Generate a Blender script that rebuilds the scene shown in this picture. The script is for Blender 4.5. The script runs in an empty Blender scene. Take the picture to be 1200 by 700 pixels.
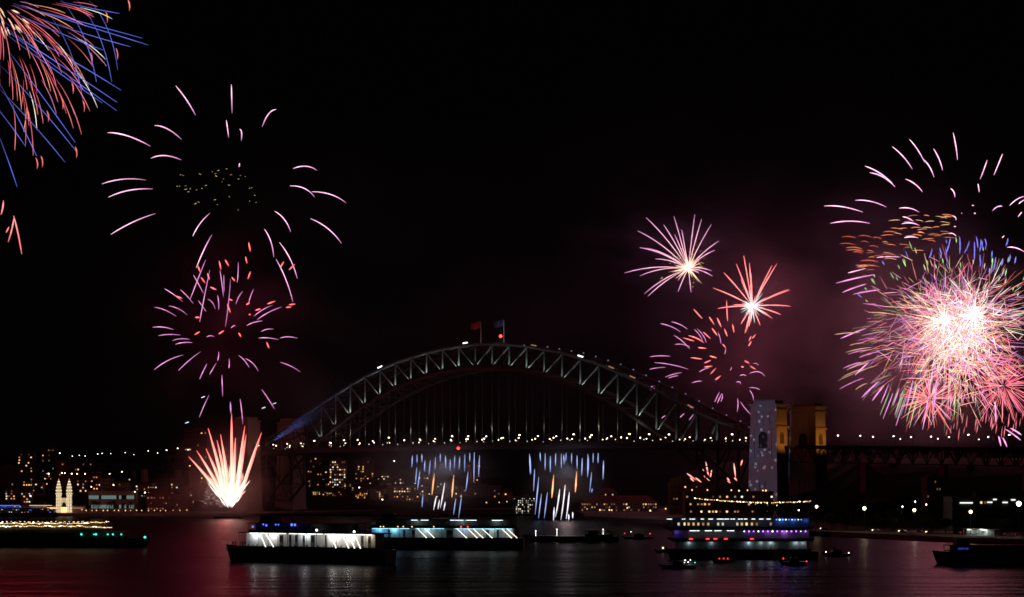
import bpy, bmesh, math, random
from mathutils import Vector, Matrix
R = math.radians
rnd = random.Random(7)
S = bpy.context.scene
C = S.collection

# ------------------------------------------------------------------ camera, world, lights
CAM_H, HOR, F = 33.0, 560.0, 2000.0        # eye height, horizon row and focal length of a 1200 px wide frame
cd = bpy.data.cameras.new('camera'); cam = bpy.data.objects.new('camera', cd); C.objects.link(cam)
cam.location = (0, 0, CAM_H); cam.rotation_euler = (R(90), 0, 0)
cd.sensor_width = 36; cd.lens = F/1200*36; cd.shift_y = (HOR-350)/1200
cd.clip_start = 1; cd.clip_end = 9000
S.camera = cam
w = bpy.data.worlds.new('World'); S.world = w; w.use_nodes = True
nt = w.node_tree; nt.nodes.clear()
sky = nt.nodes.new('ShaderNodeTexSky'); sky.sky_type = 'NISHITA'; sky.sun_disc = False
sky.sun_elevation = R(-8); sky.sun_rotation = R(20)
b1 = nt.nodes.new('ShaderNodeBackground'); b1.inputs[1].default_value = 0.02
b2 = nt.nodes.new('ShaderNodeBackground'); b2.inputs[0].default_value = (0.0012, 0.0007, 0.0009, 1); b2.inputs[1].default_value = 0.6
ad = nt.nodes.new('ShaderNodeAddShader'); ow = nt.nodes.new('ShaderNodeOutputWorld')
nt.links.new(sky.outputs[0], b1.inputs[0]); nt.links.new(b1.outputs[0], ad.inputs[0])
nt.links.new(b2.outputs[0], ad.inputs[1]); nt.links.new(ad.outputs[0], ow.inputs[0])
vs = S.view_settings; vs.view_transform = 'Standard'; vs.look = 'None'; vs.exposure = 0; vs.gamma = 1
vs.use_curve_mapping = False
cy = S.cycles
cy.use_denoising = True; cy.sample_clamp_indirect = .6; cy.sample_clamp_direct = 0
cy.max_bounces = 5; cy.volume_bounces = 0; cy.volume_step_rate = 1.0; cy.volume_max_steps = 64
cy.use_light_tree = True; cy.caustics_reflective = False; cy.caustics_refractive = False
cy.filter_width = 1.6

def W(px, py, Y):
    return Vector(((px-600)/F*Y, Y, CAM_H + (HOR-py)/F*Y))
def Yw(py):                                   # distance of a point of the water seen at row py
    return F*CAM_H/(py-HOR)

def lamp(name, loc, power, col, radius, spot=None, target=None, blend=.5):
    l = bpy.data.lights.new(name, 'SPOT' if spot else 'POINT')
    l.energy = power; l.color = col; l.shadow_soft_size = radius
    o = bpy.data.objects.new(name, l); C.objects.link(o); o.location = loc
    if spot:
        l.spot_size = R(spot); l.spot_blend = blend
        o.rotation_euler = (Vector(target)-Vector(loc)).to_track_quat('-Z', 'Y').to_euler()
    return o
# the fireworks themselves give off the light on water, smoke and steel
K = 1.0
lamp('giant_burst_glow', W(1120, 395, 1500), 1.0e5*K, (1, .06, .17), 40)
lamp('ring_burst_glow', W(1095, 245, 1500), .35e5*K, (1, .25, .6), 40)
lamp('pink_burst_glow', W(800, 303, 1600), .25e5*K, (1, .25, .6), 25)
lamp('red_burst_glow', W(882, 358, 1600), .4e5*K, (1, .14, .25), 20)
lamp('scatter_burst_glow', W(850, 430, 1500), .25e5*K, (1, .15, .3), 25)
lamp('left_ring_glow', W(258, 215, 1400), .5e5*K, (1, .06, .15), 45)
lamp('left_pink_glow', W(262, 375, 1390), .42e5*K, (1, .04, .09), 30)
lamp('corner_burst_glow', W(-10, 10, 1000), 2.4e5*K, (1, .035, .085), 40)
lamp('fountain_glow', W(266, 562, 1384), .30e5*K, (1, .07, .09), 8)
lamp('fountain_core_glow', W(268, 584, 1384), 1.2e4*K, (1, .38, .3), 3)

# ------------------------------------------------------------------ materials
def mat(name, col, rough=.7, metal=0, noise=None, spec=.3, bump=0):
    m = bpy.data.materials.new(name); m.use_nodes = True
    n = m.node_tree.nodes; p = n['Principled BSDF']
    p.inputs['Base Color'].default_value = (*col, 1); p.inputs['Roughness'].default_value = rough
    p.inputs['Metallic'].default_value = metal; p.inputs['Specular IOR Level'].default_value = spec
    if noise:
        sc, amt = noise
        t = n.new('ShaderNodeTexNoise'); t.inputs['Scale'].default_value = sc; t.inputs['Detail'].default_value = 6
        g = n.new('ShaderNodeNewGeometry'); m.node_tree.links.new(g.outputs['Position'], t.inputs['Vector'])
        r = n.new('ShaderNodeValToRGB'); r.color_ramp.elements[0].position = .3; r.color_ramp.elements[1].position = .7
        r.color_ramp.elements[0].color = (*[c*(1-amt) for c in col], 1); r.color_ramp.elements[1].color = (*[min(1, c*(1+amt)) for c in col], 1)
        m.node_tree.links.new(t.outputs['Fac'], r.inputs[0]); m.node_tree.links.new(r.outputs[0], p.inputs['Base Color'])
        if bump:
            b = n.new('ShaderNodeBump'); b.inputs['Strength'].default_value = bump; b.inputs['Distance'].default_value = .3
            m.node_tree.links.new(t.outputs['Fac'], b.inputs['Height']); m.node_tree.links.new(b.outputs[0], p.inputs['Normal'])
    return m
def emit(name, col, strength, sampled=False):
    m = bpy.data.materials.new(name); m.use_nodes = True; n = m.node_tree.nodes; n.clear()
    e = n.new('ShaderNodeEmission'); e.inputs[0].default_value = (*col, 1); e.inputs[1].default_value = strength
    o = n.new('ShaderNodeOutputMaterial'); m.node_tree.links.new(e.outputs[0], o.inputs[0])
    m.cycles.emission_sampling = 'AUTO' if sampled else 'NONE'
    return m
def spark_material():
    m = bpy.data.materials.new('burning_sparks'); m.use_nodes = True; n = m.node_tree.nodes; n.clear()
    a = n.new('ShaderNodeAttribute'); a.attribute_name = 'spark'; a.attribute_type = 'GEOMETRY'
    e = n.new('ShaderNodeEmission'); o = n.new('ShaderNodeOutputMaterial')
    m.node_tree.links.new(a.outputs['Color'], e.inputs[0]); m.node_tree.links.new(e.outputs[0], o.inputs[0])
    m.cycles.emission_sampling = 'NONE'
    return m
M = dict(
    steel=mat('painted_steel', (.06, .066, .07), .55, 0, (.8, .35)),
    steel_dark=mat('dark_steel', (.06, .065, .07), .6),
    asphalt=mat('asphalt', (.05, .05, .052), .9),
    granite=mat('granite', (.36, .33, .30), .85, 0, (.9, .14), bump=.12),
    recess_shade=mat('pylon_shadow_recess', (.05, .045, .04), .9),
    concrete=mat('concrete', (.30, .29, .27), .9, 0, (.2, .25)),
    brick=mat('brick', (.24, .11, .075), .9, 0, (.5, .3)),
    render=mat('rendered_wall', (.32, .30, .27), .9, 0, (.3, .2)),
    darkwall=mat('dark_wall', (.12, .115, .115), .9, 0, (.3, .2)),
    roof=mat('roof_tiles', (.13, .07, .05), .9),
    glass=mat('dark_glass', (.02, .022, .025), .15, 0, spec=.5),
    hull=mat('dark_hull_paint', (.018, .022, .028), .35, 0, (.4, .3), spec=.5),
    hullgreen=mat('dark_green_paint', (.012, .03, .022), .4, 0, (.4, .3)),
    cream=mat('cream_paint', (.7, .66, .55), .6, 0, (.6, .12)),
    white=mat('white_paint', (.8, .8, .78), .5, 0, (.6, .1)),
    grey=mat('grey_paint', (.18, .18, .19), .6),
    black=mat('black_rubber', (.015, .015, .015), .8),
    leaf=mat('leaves', (.035, .06, .022), .8, 0, (.3, .5)),
    palm=mat('palm_leaves', (.04, .07, .025), .8, 0, (.3, .5)),
    bark=mat('bark', (.06, .045, .035), .9, 0, (1.5, .4)),
    cloth=mat('dark_clothes', (.03, .03, .04), .9),
    cloth2=mat('grey_clothes', (.15, .14, .14), .9),
    flagred=mat('red_flag_cloth', (.5, .03, .03), .8), flagblue=mat('blue_flag_cloth', (.10, .12, .4), .8),
    carred=mat('red_car_paint', (.25, .02, .02), .3, spec=.5), carwhite=mat('white_car_paint', (.6, .6, .6), .3, spec=.5),
    carblack=mat('black_car_paint', (.02, .02, .022), .3, spec=.5),
    grass=mat('grass_ground', (.035, .05, .02), .95, 0, (.06, .4)),
    spark=spark_material(),
    bulb_warm=emit('warm_lamp', (1, .80, .50), 6), bulb_white=emit('white_lamp', (.95, 1, .92), 6),
    bulb_gold=emit('gold_bulb', (1, .60, .22), 2.0), bulb_red=emit('red_lamp', (1, .05, .03), 5), bulb_green=emit('green_lamp', (.05, .9, .6), 2.5),
    bulb_blue=emit('blue_lamp', (.08, .16, 1), 2.2), bulb_tail=emit('tail_lamp', (1, .04, .05), 2.4), bulb_star=emit('strobe', (.8, .95, 1), 3),
    win_warm=emit('warm_window', (1, .62, .26), 1.5), win_amber=emit('amber_window', (1, .42, .1), 1.5), win_white=emit('white_window', (.95, .95, .85), 1.3),
    win_dim=emit('dim_window', (1, .5, .25), .3), win_yellow=emit('yellow_window', (1, .72, .15), 1.2), win_teal=emit('teal_window', (.55, .8, .75), .22),
)

# ------------------------------------------------------------------ mesh helpers
class MB:
    def __init__(s): s.v = []; s.f = []; s.c = None
    def add(s, vs_, fs):
        o = len(s.v); s.v += [tuple(p) for p in vs_]; s.f += [tuple(i+o for i in q) for q in fs]; return s
    def box(s, x0, x1, y0, y1, z0, z1, t=None):
        """t: taper of the top as a fraction of the half sizes"""
        p = [(x0, y0, z0), (x1, y0, z0), (x1, y1, z0), (x0, y1, z0)]
        if t is None: q = [(a, b, z1) for a, b, _ in p]
        else:
            cx, cy_ = (x0+x1)/2, (y0+y1)/2; q = [(cx+(a-cx)*t, cy_+(b-cy_)*t, z1) for a, b, _ in p]
        return s.add(p+q, [(3, 2, 1, 0), (4, 5, 6, 7), (0, 1, 5, 4), (1, 2, 6, 5), (2, 3, 7, 6), (3, 0, 4, 7)])
    def bar(s, a, b, w_, h=None):
        """square bar from a to b"""
        a, b = Vector(a), Vector(b); h = h or w_; d = (b-a).normalized()
        up = Vector((0, 0, 1)) if abs(d.z) < .95 else Vector((1, 0, 0))
        x = d.cross(up).normalized()*w_/2; y = d.cross(x).normalized()*h/2
        p = [a-x-y, a+x-y, a+x+y, a-x+y, b-x-y, b+x-y, b+x+y, b-x+y]
        return s.add(p, [(3, 2, 1, 0), (4, 5, 6, 7), (0, 1, 5, 4), (1, 2, 6, 5), (2, 3, 7, 6), (3, 0, 4, 7)])
    def tube(s, pts, rads, n=6):
        pts = [Vector(p) for p in pts]; vs_ = []; fs = []
        for i, p in enumerate(pts):
            d = (pts[min(i+1, len(pts)-1)]-pts[max(i-1, 0)]).normalized()
            up = Vector((0, 0, 1)) if abs(d.z) < .9 else Vector((1, 0, 0))
            x = d.cross(up).normalized(); y = d.cross(x).normalized()
            r = rads[i] if isinstance(rads, (list, tuple)) else rads
            for k in range(n):
                a = 2*math.pi*k/n; vs_.append(p+x*math.cos(a)*r+y*math.sin(a)*r)
        for i in range(len(pts)-1):
            for k in range(n):
                fs.append((i*n+k, i*n+(k+1) % n, (i+1)*n+(k+1) % n, (i+1)*n+k))
        fs.append(tuple(range(n))[::-1]); fs.append(tuple((len(pts)-1)*n+k for k in range(n)))
        return s.add(vs_, fs)
    def lathe(s, prof, c=(0, 0, 0), n=10):
        vs_ = []; fs = []
        for r, z in prof:
            for k in range(n):
                a = 2*math.pi*k/n; vs_.append((c[0]+r*math.cos(a), c[1]+r*math.sin(a), c[2]+z))
        for i in range(len(prof)-1):
            for k in range(n): fs.append((i*n+k, i*n+(k+1) % n, (i+1)*n+(k+1) % n, (i+1)*n+k))
        fs.append(tuple(range(n))[::-1]); fs.append(tuple((len(prof)-1)*n+k for k in range(n)))
        return s.add(vs_, fs)
    def ball(s, c, r, n=8, m=5):
        return s.lathe([(max(.02*r, r*math.sin(math.pi*i/m)), -r*math.cos(math.pi*i/m)) for i in range(m+1)], c, n)
    def mesh(s, name, m, smooth=False):
        me = bpy.data.meshes.new(name); me.from_pydata(s.v, [], s.f); me.materials.append(m)
        if smooth: me.polygons.foreach_set('use_smooth', [True]*len(me.polygons))
        if s.c:
            at = me.color_attributes.new('spark', 'FLOAT_COLOR', 'POINT')
            at.data.foreach_set('color', [x for c in s.c for x in c])
        me.update(); return me
    def build(s, name, m, parent=None, smooth=False):
        return put(name, s.mesh(name, m, smooth), parent)
def put(name, me, parent=None, loc=None):
    o = bpy.data.objects.new(name, me); C.objects.link(o)
    if parent: o.parent = parent
    if loc is not None: o.location = loc
    return o
def tag(o, label, cat, group=None):
    o['label'] = label; o['category'] = cat
    if group: o['group'] = group
    return o
def thing(name, label, cat, loc=(0, 0, 0), rz=0, group=None):
    o = bpy.data.objects.new(name, None); C.objects.link(o); o.location = loc; o.rotation_euler = (0, 0, rz)
    o.empty_display_size = .5
    return tag(o, label, cat, group)
def struct(name, mb, m): o = mb.build(name, m); o['kind'] = 'structure'; return o
def kids(o): return [c for c in C.objects if c.parent == o]
def clone(o, loc, rz=0, sc=1, label=None):
    c = o.copy(); C.objects.link(c); c.location = loc; c.rotation_euler = (0, 0, rz); c.scale = (sc, sc, sc)
    if label: c['label'] = label
    for k in kids(o):
        d = k.copy(); C.objects.link(d); d.parent = c
        for g in kids(k):
            e = g.copy(); C.objects.link(e); e.parent = d
    return c

# ------------------------------------------------------------------ water, land
def poly(name, pts, z0, z1, m):
    n = len(pts); mb = MB()
    mb.add([(x, y, z0) for x, y in pts]+[(x, y, z1) for x, y in pts],
           [tuple(range(n, 2*n)), tuple(range(n))[::-1]]+[(i, (i+1) % n, n+(i+1) % n, n+i) for i in range(n)])
    return struct(name, mb, m)
def water_material():
    m = bpy.data.materials.new('harbour_water'); m.use_nodes = True; n = m.node_tree.nodes; l = m.node_tree.links
    n.remove(n['Principled BSDF']); p = n.new('ShaderNodeBsdfDiffuse'); p.inputs[0].default_value = (.004, .006, .008, 1)
    gl = n.new('ShaderNodeBsdfGlossy'); gl.inputs['Roughness'].default_value = .27; gl.inputs['Color'].default_value = (.9, .86, .88, 1)
    mxs = n.new('ShaderNodeMixShader'); mxs.inputs[0].default_value = .2
    l.new(p.outputs[0], mxs.inputs[1]); l.new(gl.outputs[0], mxs.inputs[2]); l.new(mxs.outputs[0], n['Material Output'].inputs[0])
    g = n.new('ShaderNodeNewGeometry'); hs = []
    for sc, amp in (((.004, .022, 1), 3.6), ((.016, .085, 1), 1.1), ((.07, .35, 1), .38)):
        mp = n.new('ShaderNodeMapping'); mp.inputs['Scale'].default_value = sc; l.new(g.outputs['Position'], mp.inputs[0])
        t = n.new('ShaderNodeTexNoise'); t.inputs['Scale'].default_value = 1; t.inputs['Detail'].default_value = 3; l.new(mp.outputs[0], t.inputs['Vector'])
        mu = n.new('ShaderNodeMath'); mu.operation = 'MULTIPLY'; mu.inputs[1].default_value = amp; l.new(t.outputs['Fac'], mu.inputs[0]); hs.append(mu)
    a = n.new('ShaderNodeMath'); l.new(hs[0].outputs[0], a.inputs[0]); l.new(hs[1].outputs[0], a.inputs[1])
    a2 = n.new('ShaderNodeMath'); l.new(a.outputs[0], a2.inputs[0]); l.new(hs[2].outputs[0], a2.inputs[1])
    b = n.new('ShaderNodeBump'); b.inputs['Strength'].default_value = 1; b.inputs['Distance'].default_value = 1.5
    l.new(a2.outputs[0], b.inputs['Height']); l.new(b.outputs[0], p.inputs['Normal']); l.new(b.outputs[0], gl.inputs['Normal'])
    return m
struct('water', MB().add([(-3000, -300, 0), (3000, -300, 0), (3000, 5000, 0), (-3000, 5000, 0)], [(0, 1, 2, 3)]), water_material())
NORTH = [(-2500, 1440), (-420, 1462), (-330, 1475), (-215, 1500), (-195, 1560), (-120, 1640), (0, 1720), (60, 1790), (900, 1800), (900, 4500), (-2500, 4500)]
SOUTH = [(900, 640), (300, 800), (232, 860), (165, 985), (150, 1225), (120, 1330), (62, 1470), (60, 1600), (120, 1700), (900, 1700)]
poly('north_shore', NORTH, -3, 2.2, M['concrete']); poly('south_shore', SOUTH, -3, 2.6, M['concrete'])
def hill(x, y):                              # the north shore rises behind the promenade
    e = 1562 + max(0, (x+260))*.75
    d = max(0, y-e); return 2.25 + 30*(1-math.exp(-d/160.0)) if d > 0 else 2.25
mb = MB(); nx, ny = 44, 24; x0, x1, y0, y1 = -2400, 880, 1480, 3600
P_ = [(x0+(x1-x0)*i/nx, y0+(y1-y0)*(j/ny)**1.6) for j in range(ny+1) for i in range(nx+1)]
mb.add([(x, y, hill(x, y)-.04+(0 if y > 1570+max(0, (x+260))*.75 else -.6)) for x, y in P_],
       [(j*(nx+1)+i, j*(nx+1)+i+1, (j+1)*(nx+1)+i+1, (j+1)*(nx+1)+i) for j in range(ny) for i in range(nx)])
struct('north_hill', mb, M['grass'])
mb = MB(); nx, ny = 20, 16
def hill_s(x, y):                            # the point under the south approach, rising to a wooded hill behind it
    d = max(0, (y-1020)+max(0, x-300)*.35-max(0, 262-x)*3.2)
    return 2.5 + 46*(1-math.exp(-(d/110.0)**1.5))
P_ = [(140+760*i/nx, 960+560*j/ny) for j in range(ny+1) for i in range(nx+1)]
mb.add([(x, y, hill_s(x, y)) for x, y in P_], [(j*(nx+1)+i, j*(nx+1)+i+1, (j+1)*(nx+1)+i+1, (j+1)*(nx+1)+i) for j in range(ny) for i in range(nx)])
struct('south_hill', mb, M['grass'])
# quay road
QA, QB = Vector((175, 990, 0)), Vector((310, 806, 0)); QD = (QB-QA).normalized(); QN = Vector((-QD.y, QD.x, 0))
def quay(px, off):                           # point on the quay, off metres inland of its edge, seen in column px
    k = (px-600)/F; a = QA+QN*off
    u = (k*a.y-a.x)/(QD.x-k*QD.y); return a+QD*u
qa, qb = QA-QD*2, QB+QD*40
struct('quay_road', MB().add([tuple(qa+QN*6+Vector((0, 0, 2.63))), tuple(qb+QN*6+Vector((0, 0, 2.63))), tuple(qb+QN*15+Vector((0, 0, 2.63))), tuple(qa+QN*15+Vector((0, 0, 2.63)))], [(0, 1, 2, 3)]), M['asphalt'])

# ------------------------------------------------------------------ the arch bridge
PL, PR = Vector((-.144*1560, 1560, 0)), Vector((.1325*1241, 1241, 0))
AX = (PR-PL).normalized(); SPAN = (PR-PL).length; NN = Vector((-AX.y, AX.x, 0)); NP = 28; PAN = SPAN/NP
def B(t, n, z): p = PL+AX*(t*PAN)+NN*n; return Vector((p.x, p.y, z))     # t in panels from the north end, n metres behind the near truss
def bt(px, n=0):                              # panel number of the bridge line seen in column px
    k = (px-600)/F; a = PL+NN*n
    return (k*a.y-a.x)/(AX.x-k*AX.y)/PAN
def zdeck(t):
    if 0 <= t <= 29: return 57+3*(1-((t-14)/14)**2)
    return 57-.021*(abs(t-14)-14)*PAN
TOPS = [(0, 68), (1, 74), (2, 81.4), (4, 98.5), (6, 113.4), (7, 120.5), (9, 131), (11, 137.7), (12, 140), (14, 142.5)]
def ztop(t):
    t = t if t <= 14 else 28-t
    for (a, za), (b, zb) in zip(TOPS, TOPS[1:]):
        if t <= b: return za+(zb-za)*(t-a)/(b-a)
def zbot(t): return 123-111*((14-t)/14)**2
bridge = thing('arch_bridge', 'wide steel truss arch bridge spanning the harbour with a row of lamps on its deck', 'bridge', tuple(PL))
def bpart(name, mb, m, parent=bridge):
    mb.v = [tuple(Vector(v)-PL) for v in mb.v]; return mb.build(name, m, parent)
for n in (0, 30):
    mt = MB(); ml = MB()
    for t in range(NP):
        mt.bar(B(t, n, ztop(t)), B(t+1, n, ztop(t+1)), 1.5, 1.5); ml.bar(B(t, n, zbot(t)), B(t+1, n, zbot(t+1)), 1.6, 1.9)
    mt.bar(B(28, n, ztop(28)), B(28.9, n, 62), 1.5); ml.bar(B(28, n, zbot(28)), B(28.9, n, 8), 1.6, 1.9)
    bpart('top_chord', mt, M['steel']); bpart('bottom_chord', ml, M['steel'])
    for t in range(NP+1):
        bpart('vertical_post', MB().bar(B(t, n, zbot(t)+.9), B(t, n, ztop(t)-.7), 1.1, 1.1), M['steel'])
        if t < NP:
            a, b = (B(t, n, ztop(t)-.5), B(t+1, n, zbot(t+1)+.6)) if t < 14 else (B(t, n, zbot(t)+.6), B(t+1, n, ztop(t+1)-.5))
            bpart('diagonal_brace', MB().bar(a, b, .95, .95), M['steel'])
    for t in range(5, 24):
        bpart('hanger', MB().bar(B(t, n, zdeck(t)), B(t, n, zbot(t)-.9), .62, .62), M['steel'])
for nm, zf, s_ in (('top_bracing', ztop, .8), ('bottom_bracing', zbot, .9)):
    mb = MB()
    for t in range(NP+1):
        mb.bar(B(t, .8, zf(t)), B(t, 29.2, zf(t)), s_)
        if t < NP: mb.bar(B(t, .8, zf(t)), B(t+1, 29.2, zf(t+1)), .55); mb.bar(B(t, 29.2, zf(t)), B(t+1, .8, zf(t+1)), .5)
    bpart(nm, mb, M['steel'])
mb = MB(); me_ = MB(); fl = MB()
for t in range(NP+1):
    za, zb = zdeck(t), zdeck(t+1)
    p = [B(t, -9, za-1.2), B(t+1, -9, zb-1.2), B(t+1, 39, zb-1.2), B(t, 39, za-1.2), B(t, -9, za), B(t+1, -9, zb), B(t+1, 39, zb), B(t, 39, za)]
    mb.add(p, [(3, 2, 1, 0), (4, 5, 6, 7), (0, 1, 5, 4), (2, 3, 7, 6)])
    for n in (-8.6, 0, 10, 20, 30, 38.6): me_.bar(B(t, n, za-2.3), B(t+1, n, zb-2.3), .6, 2.2)
    fl.bar(B(t, -8, za-2.6), B(t, 38, za-2.6), .5, 2.6)
bpart('deck', mb, M['asphalt']); bpart('deck_girders', me_, M['steel_dark']); bpart('cross_beams', fl, M['steel_dark'])
for n in (-8.8, 38.8):
    mb = MB()
    for t in range(NP):
        for z in (.5, 1.0, 1.5, 3.0): mb.bar(B(t, n, zdeck(t)+z), B(t+1, n, zdeck(t+1)+z), .09)
        for k in range(6): mb.bar(B(t+k/6, n, zdeck(t+k/6)), B(t+k/6, n, zdeck(t+k/6)+3), .12)
    bpart('fence_railing', mb, M['steel_dark'])
mb = MB()
for t in range(NP): mb.bar(B(t, -.6, ztop(t)+1.9), B(t+1, -.6, ztop(t+1)+1.9), .1); mb.bar(B(t, -.6, ztop(t)+.7), B(t, -.6, ztop(t)+1.9), .1)
bpart('walkway_railing', mb, M['steel_dark'])
bpart('warning_beacon', MB().bar(B(14.95, 12, 142.9), B(14.95, 12, 148), .4).bar(B(14.6, 12, 143.2), B(15.3, 12, 143.2), 1.2), M['steel_dark'])
bpart('beacon_lamp', MB().ball(B(14.95, 12, 149.0), 1.3), M['bulb_red'])
tm = bt(546); p = B(tm, -9.6, zdeck(tm)-2.9); bpart('channel_lamp', MB().ball(p, 1.2), M['bulb_red'])
for px, yy in ((626, 412), (546, 400.5), (446, 429), (681, 414), (717, 418.5), (742, 428), (810, 458)):
    t = bt(px); t = min(max(t, 1), 27)
    bpart('walkway_light', MB().box(-2.2, 2.2, -.4, .4, -.35, .35) if False else MB().bar(B(t-.13, -.9, ztop(t-.13)+2.3), B(t+.13, -.9, ztop(t+.13)+2.3), .8, .8), M['bulb_star'] if px in (546, 446, 681) else M['win_dim'])
for k in range(18):                           # small lamps along the upper walkway of the far truss
    t = 15.5+k*.68; bpart('walkway_lamp', MB().ball(B(t, 30.5, ztop(t)+1.6), .55, 6, 4), emit('walk', (.5, .45, .8), .35) if k == 0 else bpy.data.materials['walk'])
# floodlights at the feet of the web members
for t in range(4, 28):
    if zbot(t) < zdeck(t)-1: z = zdeck(t)+1.0
    else: z = zbot(t)+1.2
    pw = {True: 230, False: 110}[t > 5 and t < 24]*rnd.uniform(.55, 1.3)
    for sd in (-1, 1):
        lamp('web_floodlight', B(t+.06*sd, -2.5, z-.6), pw*62, (.84, 1, .9), .2, 70, B(t+(.32*sd if (sd < 0) == (t <= 14) or t == 14 else .02*sd), -.6, z+12), .9)
for t in range(5, 24):                        # lamps that shine up the hangers from the deck
    lamp('hanger_light', B(t, -2.3, zdeck(t)+13), rnd.choice((350, 700, 1100)), (1, .9, .7), .3)

# lamps on the deck
def lamp_post(name, label, group, h, arms, mat_bulb, r=.55, armlen=1.6):
    t = thing(name, label, 'street lamp', (0, 0, 0), 0, group)
    m_ = MB(); m_.lathe([(.22, 0), (.16, .5), (.1, h)], n=6); m_.build('post', M['steel_dark'], t)
    for a in arms:
        dx, dy = armlen*math.cos(a), armlen*math.sin(a)
        MB().bar((0, 0, h-.1), (dx, dy, h+.5), .12).build('arm', M['steel_dark'], t)
        MB().lathe([(r*.7, -.35*r), (r, 0), (r*.8, .55*r), (.1*r, .85*r)], (dx, dy, h+.1), 8).build('lamp_head', mat_bulb, t)
    if not arms: MB().ball((0, 0, h+r*.9), r).build('lamp_globe', mat_bulb, t)
    return t
ang = math.atan2(AX.y, AX.x)
dl = lamp_post('deck_lamp', 'single armed bright lamp on the deck of the arch bridge, one of an even row', 'bright lamps along the bridge deck', 6.4, (ang-1.9,), M['bulb_warm'], .68, 1.1)
df = lamp_post('deck_lamp', 'small single globe lamp along the far side of the bridge deck', 'small lamps along the far side of the bridge deck', 4.6, (), M['bulb_warm'], .5)
ds = lamp_post('deck_lamp', 'smallest globe lamp low between the roadways of the bridge deck', 'smallest lamps between the roadways of the bridge', 3.0, (), M['win_white'], .42)
for t in range(0, 29):
    for src, n, dt in ((dl, -7.5, .02), (df, 26.5, .16), (ds, 8, .10), (ds, 25, -.12), (df, 12, .0)):
        if src != dl and rnd.random() < .12: continue
        q = clone(src, B(t+dt+rnd.uniform(-.05, .05), n, zdeck(t+dt)), 0, rnd.uniform(.7, 1.12))
src_ap = lamp_post('approach_lamp', 'single armed lamp on the south approach, right of the granite pylons', 'lamps along the south approach viaduct', 7, (ang-1.9,), M['bulb_white'], .55)
for px, n in ((1010, -6), (1049, -6), (1093, -6), (1137, -6), (1185, -6), (984, 38), (1025, 38), (1069.5, 38), (1114, 38), (1160, 38), (1056.5, 15), (1100.6, 15), (1148.6, 15)):
    t = bt(px, n); clone(src_ap, B(t, n, zdeck(t)), 0, rnd.uniform(.7, .85) if n == 15 else rnd.uniform(.9, 1.15))
src_an = lamp_post('approach_lamp', 'single armed lamp on the north approach, left of the comet fountain', 'lamps along the north approach viaduct', 7, (ang-1.9,), M['bulb_white'], .62)
for px in (27, 40, 72, 86, 94, 101, 116, 121, 131, 148, 158, 175, 186, 197, 210, 222):
    n = rnd.choice((-6, 20, 38)); t = bt(px, n); clone(src_an, B(t, n, zdeck(t)), 0, rnd.uniform(.6, 1.05))
for o in (dl, df, ds, src_ap, src_an):
    for k in kids(o): bpy.data.objects.remove(k)
    bpy.data.objects.remove(o)
# flags
def flagpole(label, px, m):
    t = bt(px); t = min(t, 15.6); base = B(t, 6, 143.3)
    r_ = thing('flagpole', label, 'flag', base)
    MB().lathe([(.28, 0), (.14, 18.5)], n=6).build('pole', M['white'], r_)
    mb = MB(); q = []
    for i in range(7):
        for j in range(2):
            q.append((-i*1.35, .5*math.sin(i*1.3), 18.2-5.2*j-.25*i+.35*math.sin(i*1.1+j)))
    mb.add(q, [(2*i, 2*i+1, 2*i+3, 2*i+2) for i in range(6)])
    f = mb.build('flag', m, r_)
    so = f.modifiers.new('thick', 'SOLIDIFY'); so.thickness = .05
    lamp('flag_light', tuple(base+Vector((-3, -5, 13))), 80, (1, .9, .85), .3)
flagpole('red flag on a pole at the crown of the bridge arch', 558, M['flagred'])
flagpole('blue and white flag on a pole right of the red beacon', 585, M['flagblue'])

# pylons
def boolean_mesh(base, cutter):
    a = put('a', base); b = put('b', cutter)
    md = a.modifiers.new('m', 'BOOLEAN'); md.operation = 'DIFFERENCE'; md.object = b; md.solver = 'EXACT'
    dg = bpy.context.evaluated_depsgraph_get(); me = bpy.data.meshes.new_from_object(a.evaluated_get(dg))
    bpy.data.objects.remove(a); bpy.data.objects.remove(b); return me
PW, PD = 12.4, 8.6                              # half sizes along and across the bridge at the foot
def taper(z): return 1-.17*z/86
def arch_prism(w_, z0, z1, y0, y1):
    pr = [(-w_, z0), (w_, z0)]+[(w_*math.cos(a), z1+w_*math.sin(a)) for a in [math.pi*i/10 for i in range(11)]]
    n = len(pr); mb = MB()
    mb.add([(x, y0, z) for x, z in pr]+[(x, y1, z) for x, z in pr], [tuple(range(n)), tuple(range(n, 2*n))[::-1]]+[((i+1) % n, i, n+i, n+(i+1) % n) for i in range(n)])
    return mb
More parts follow.
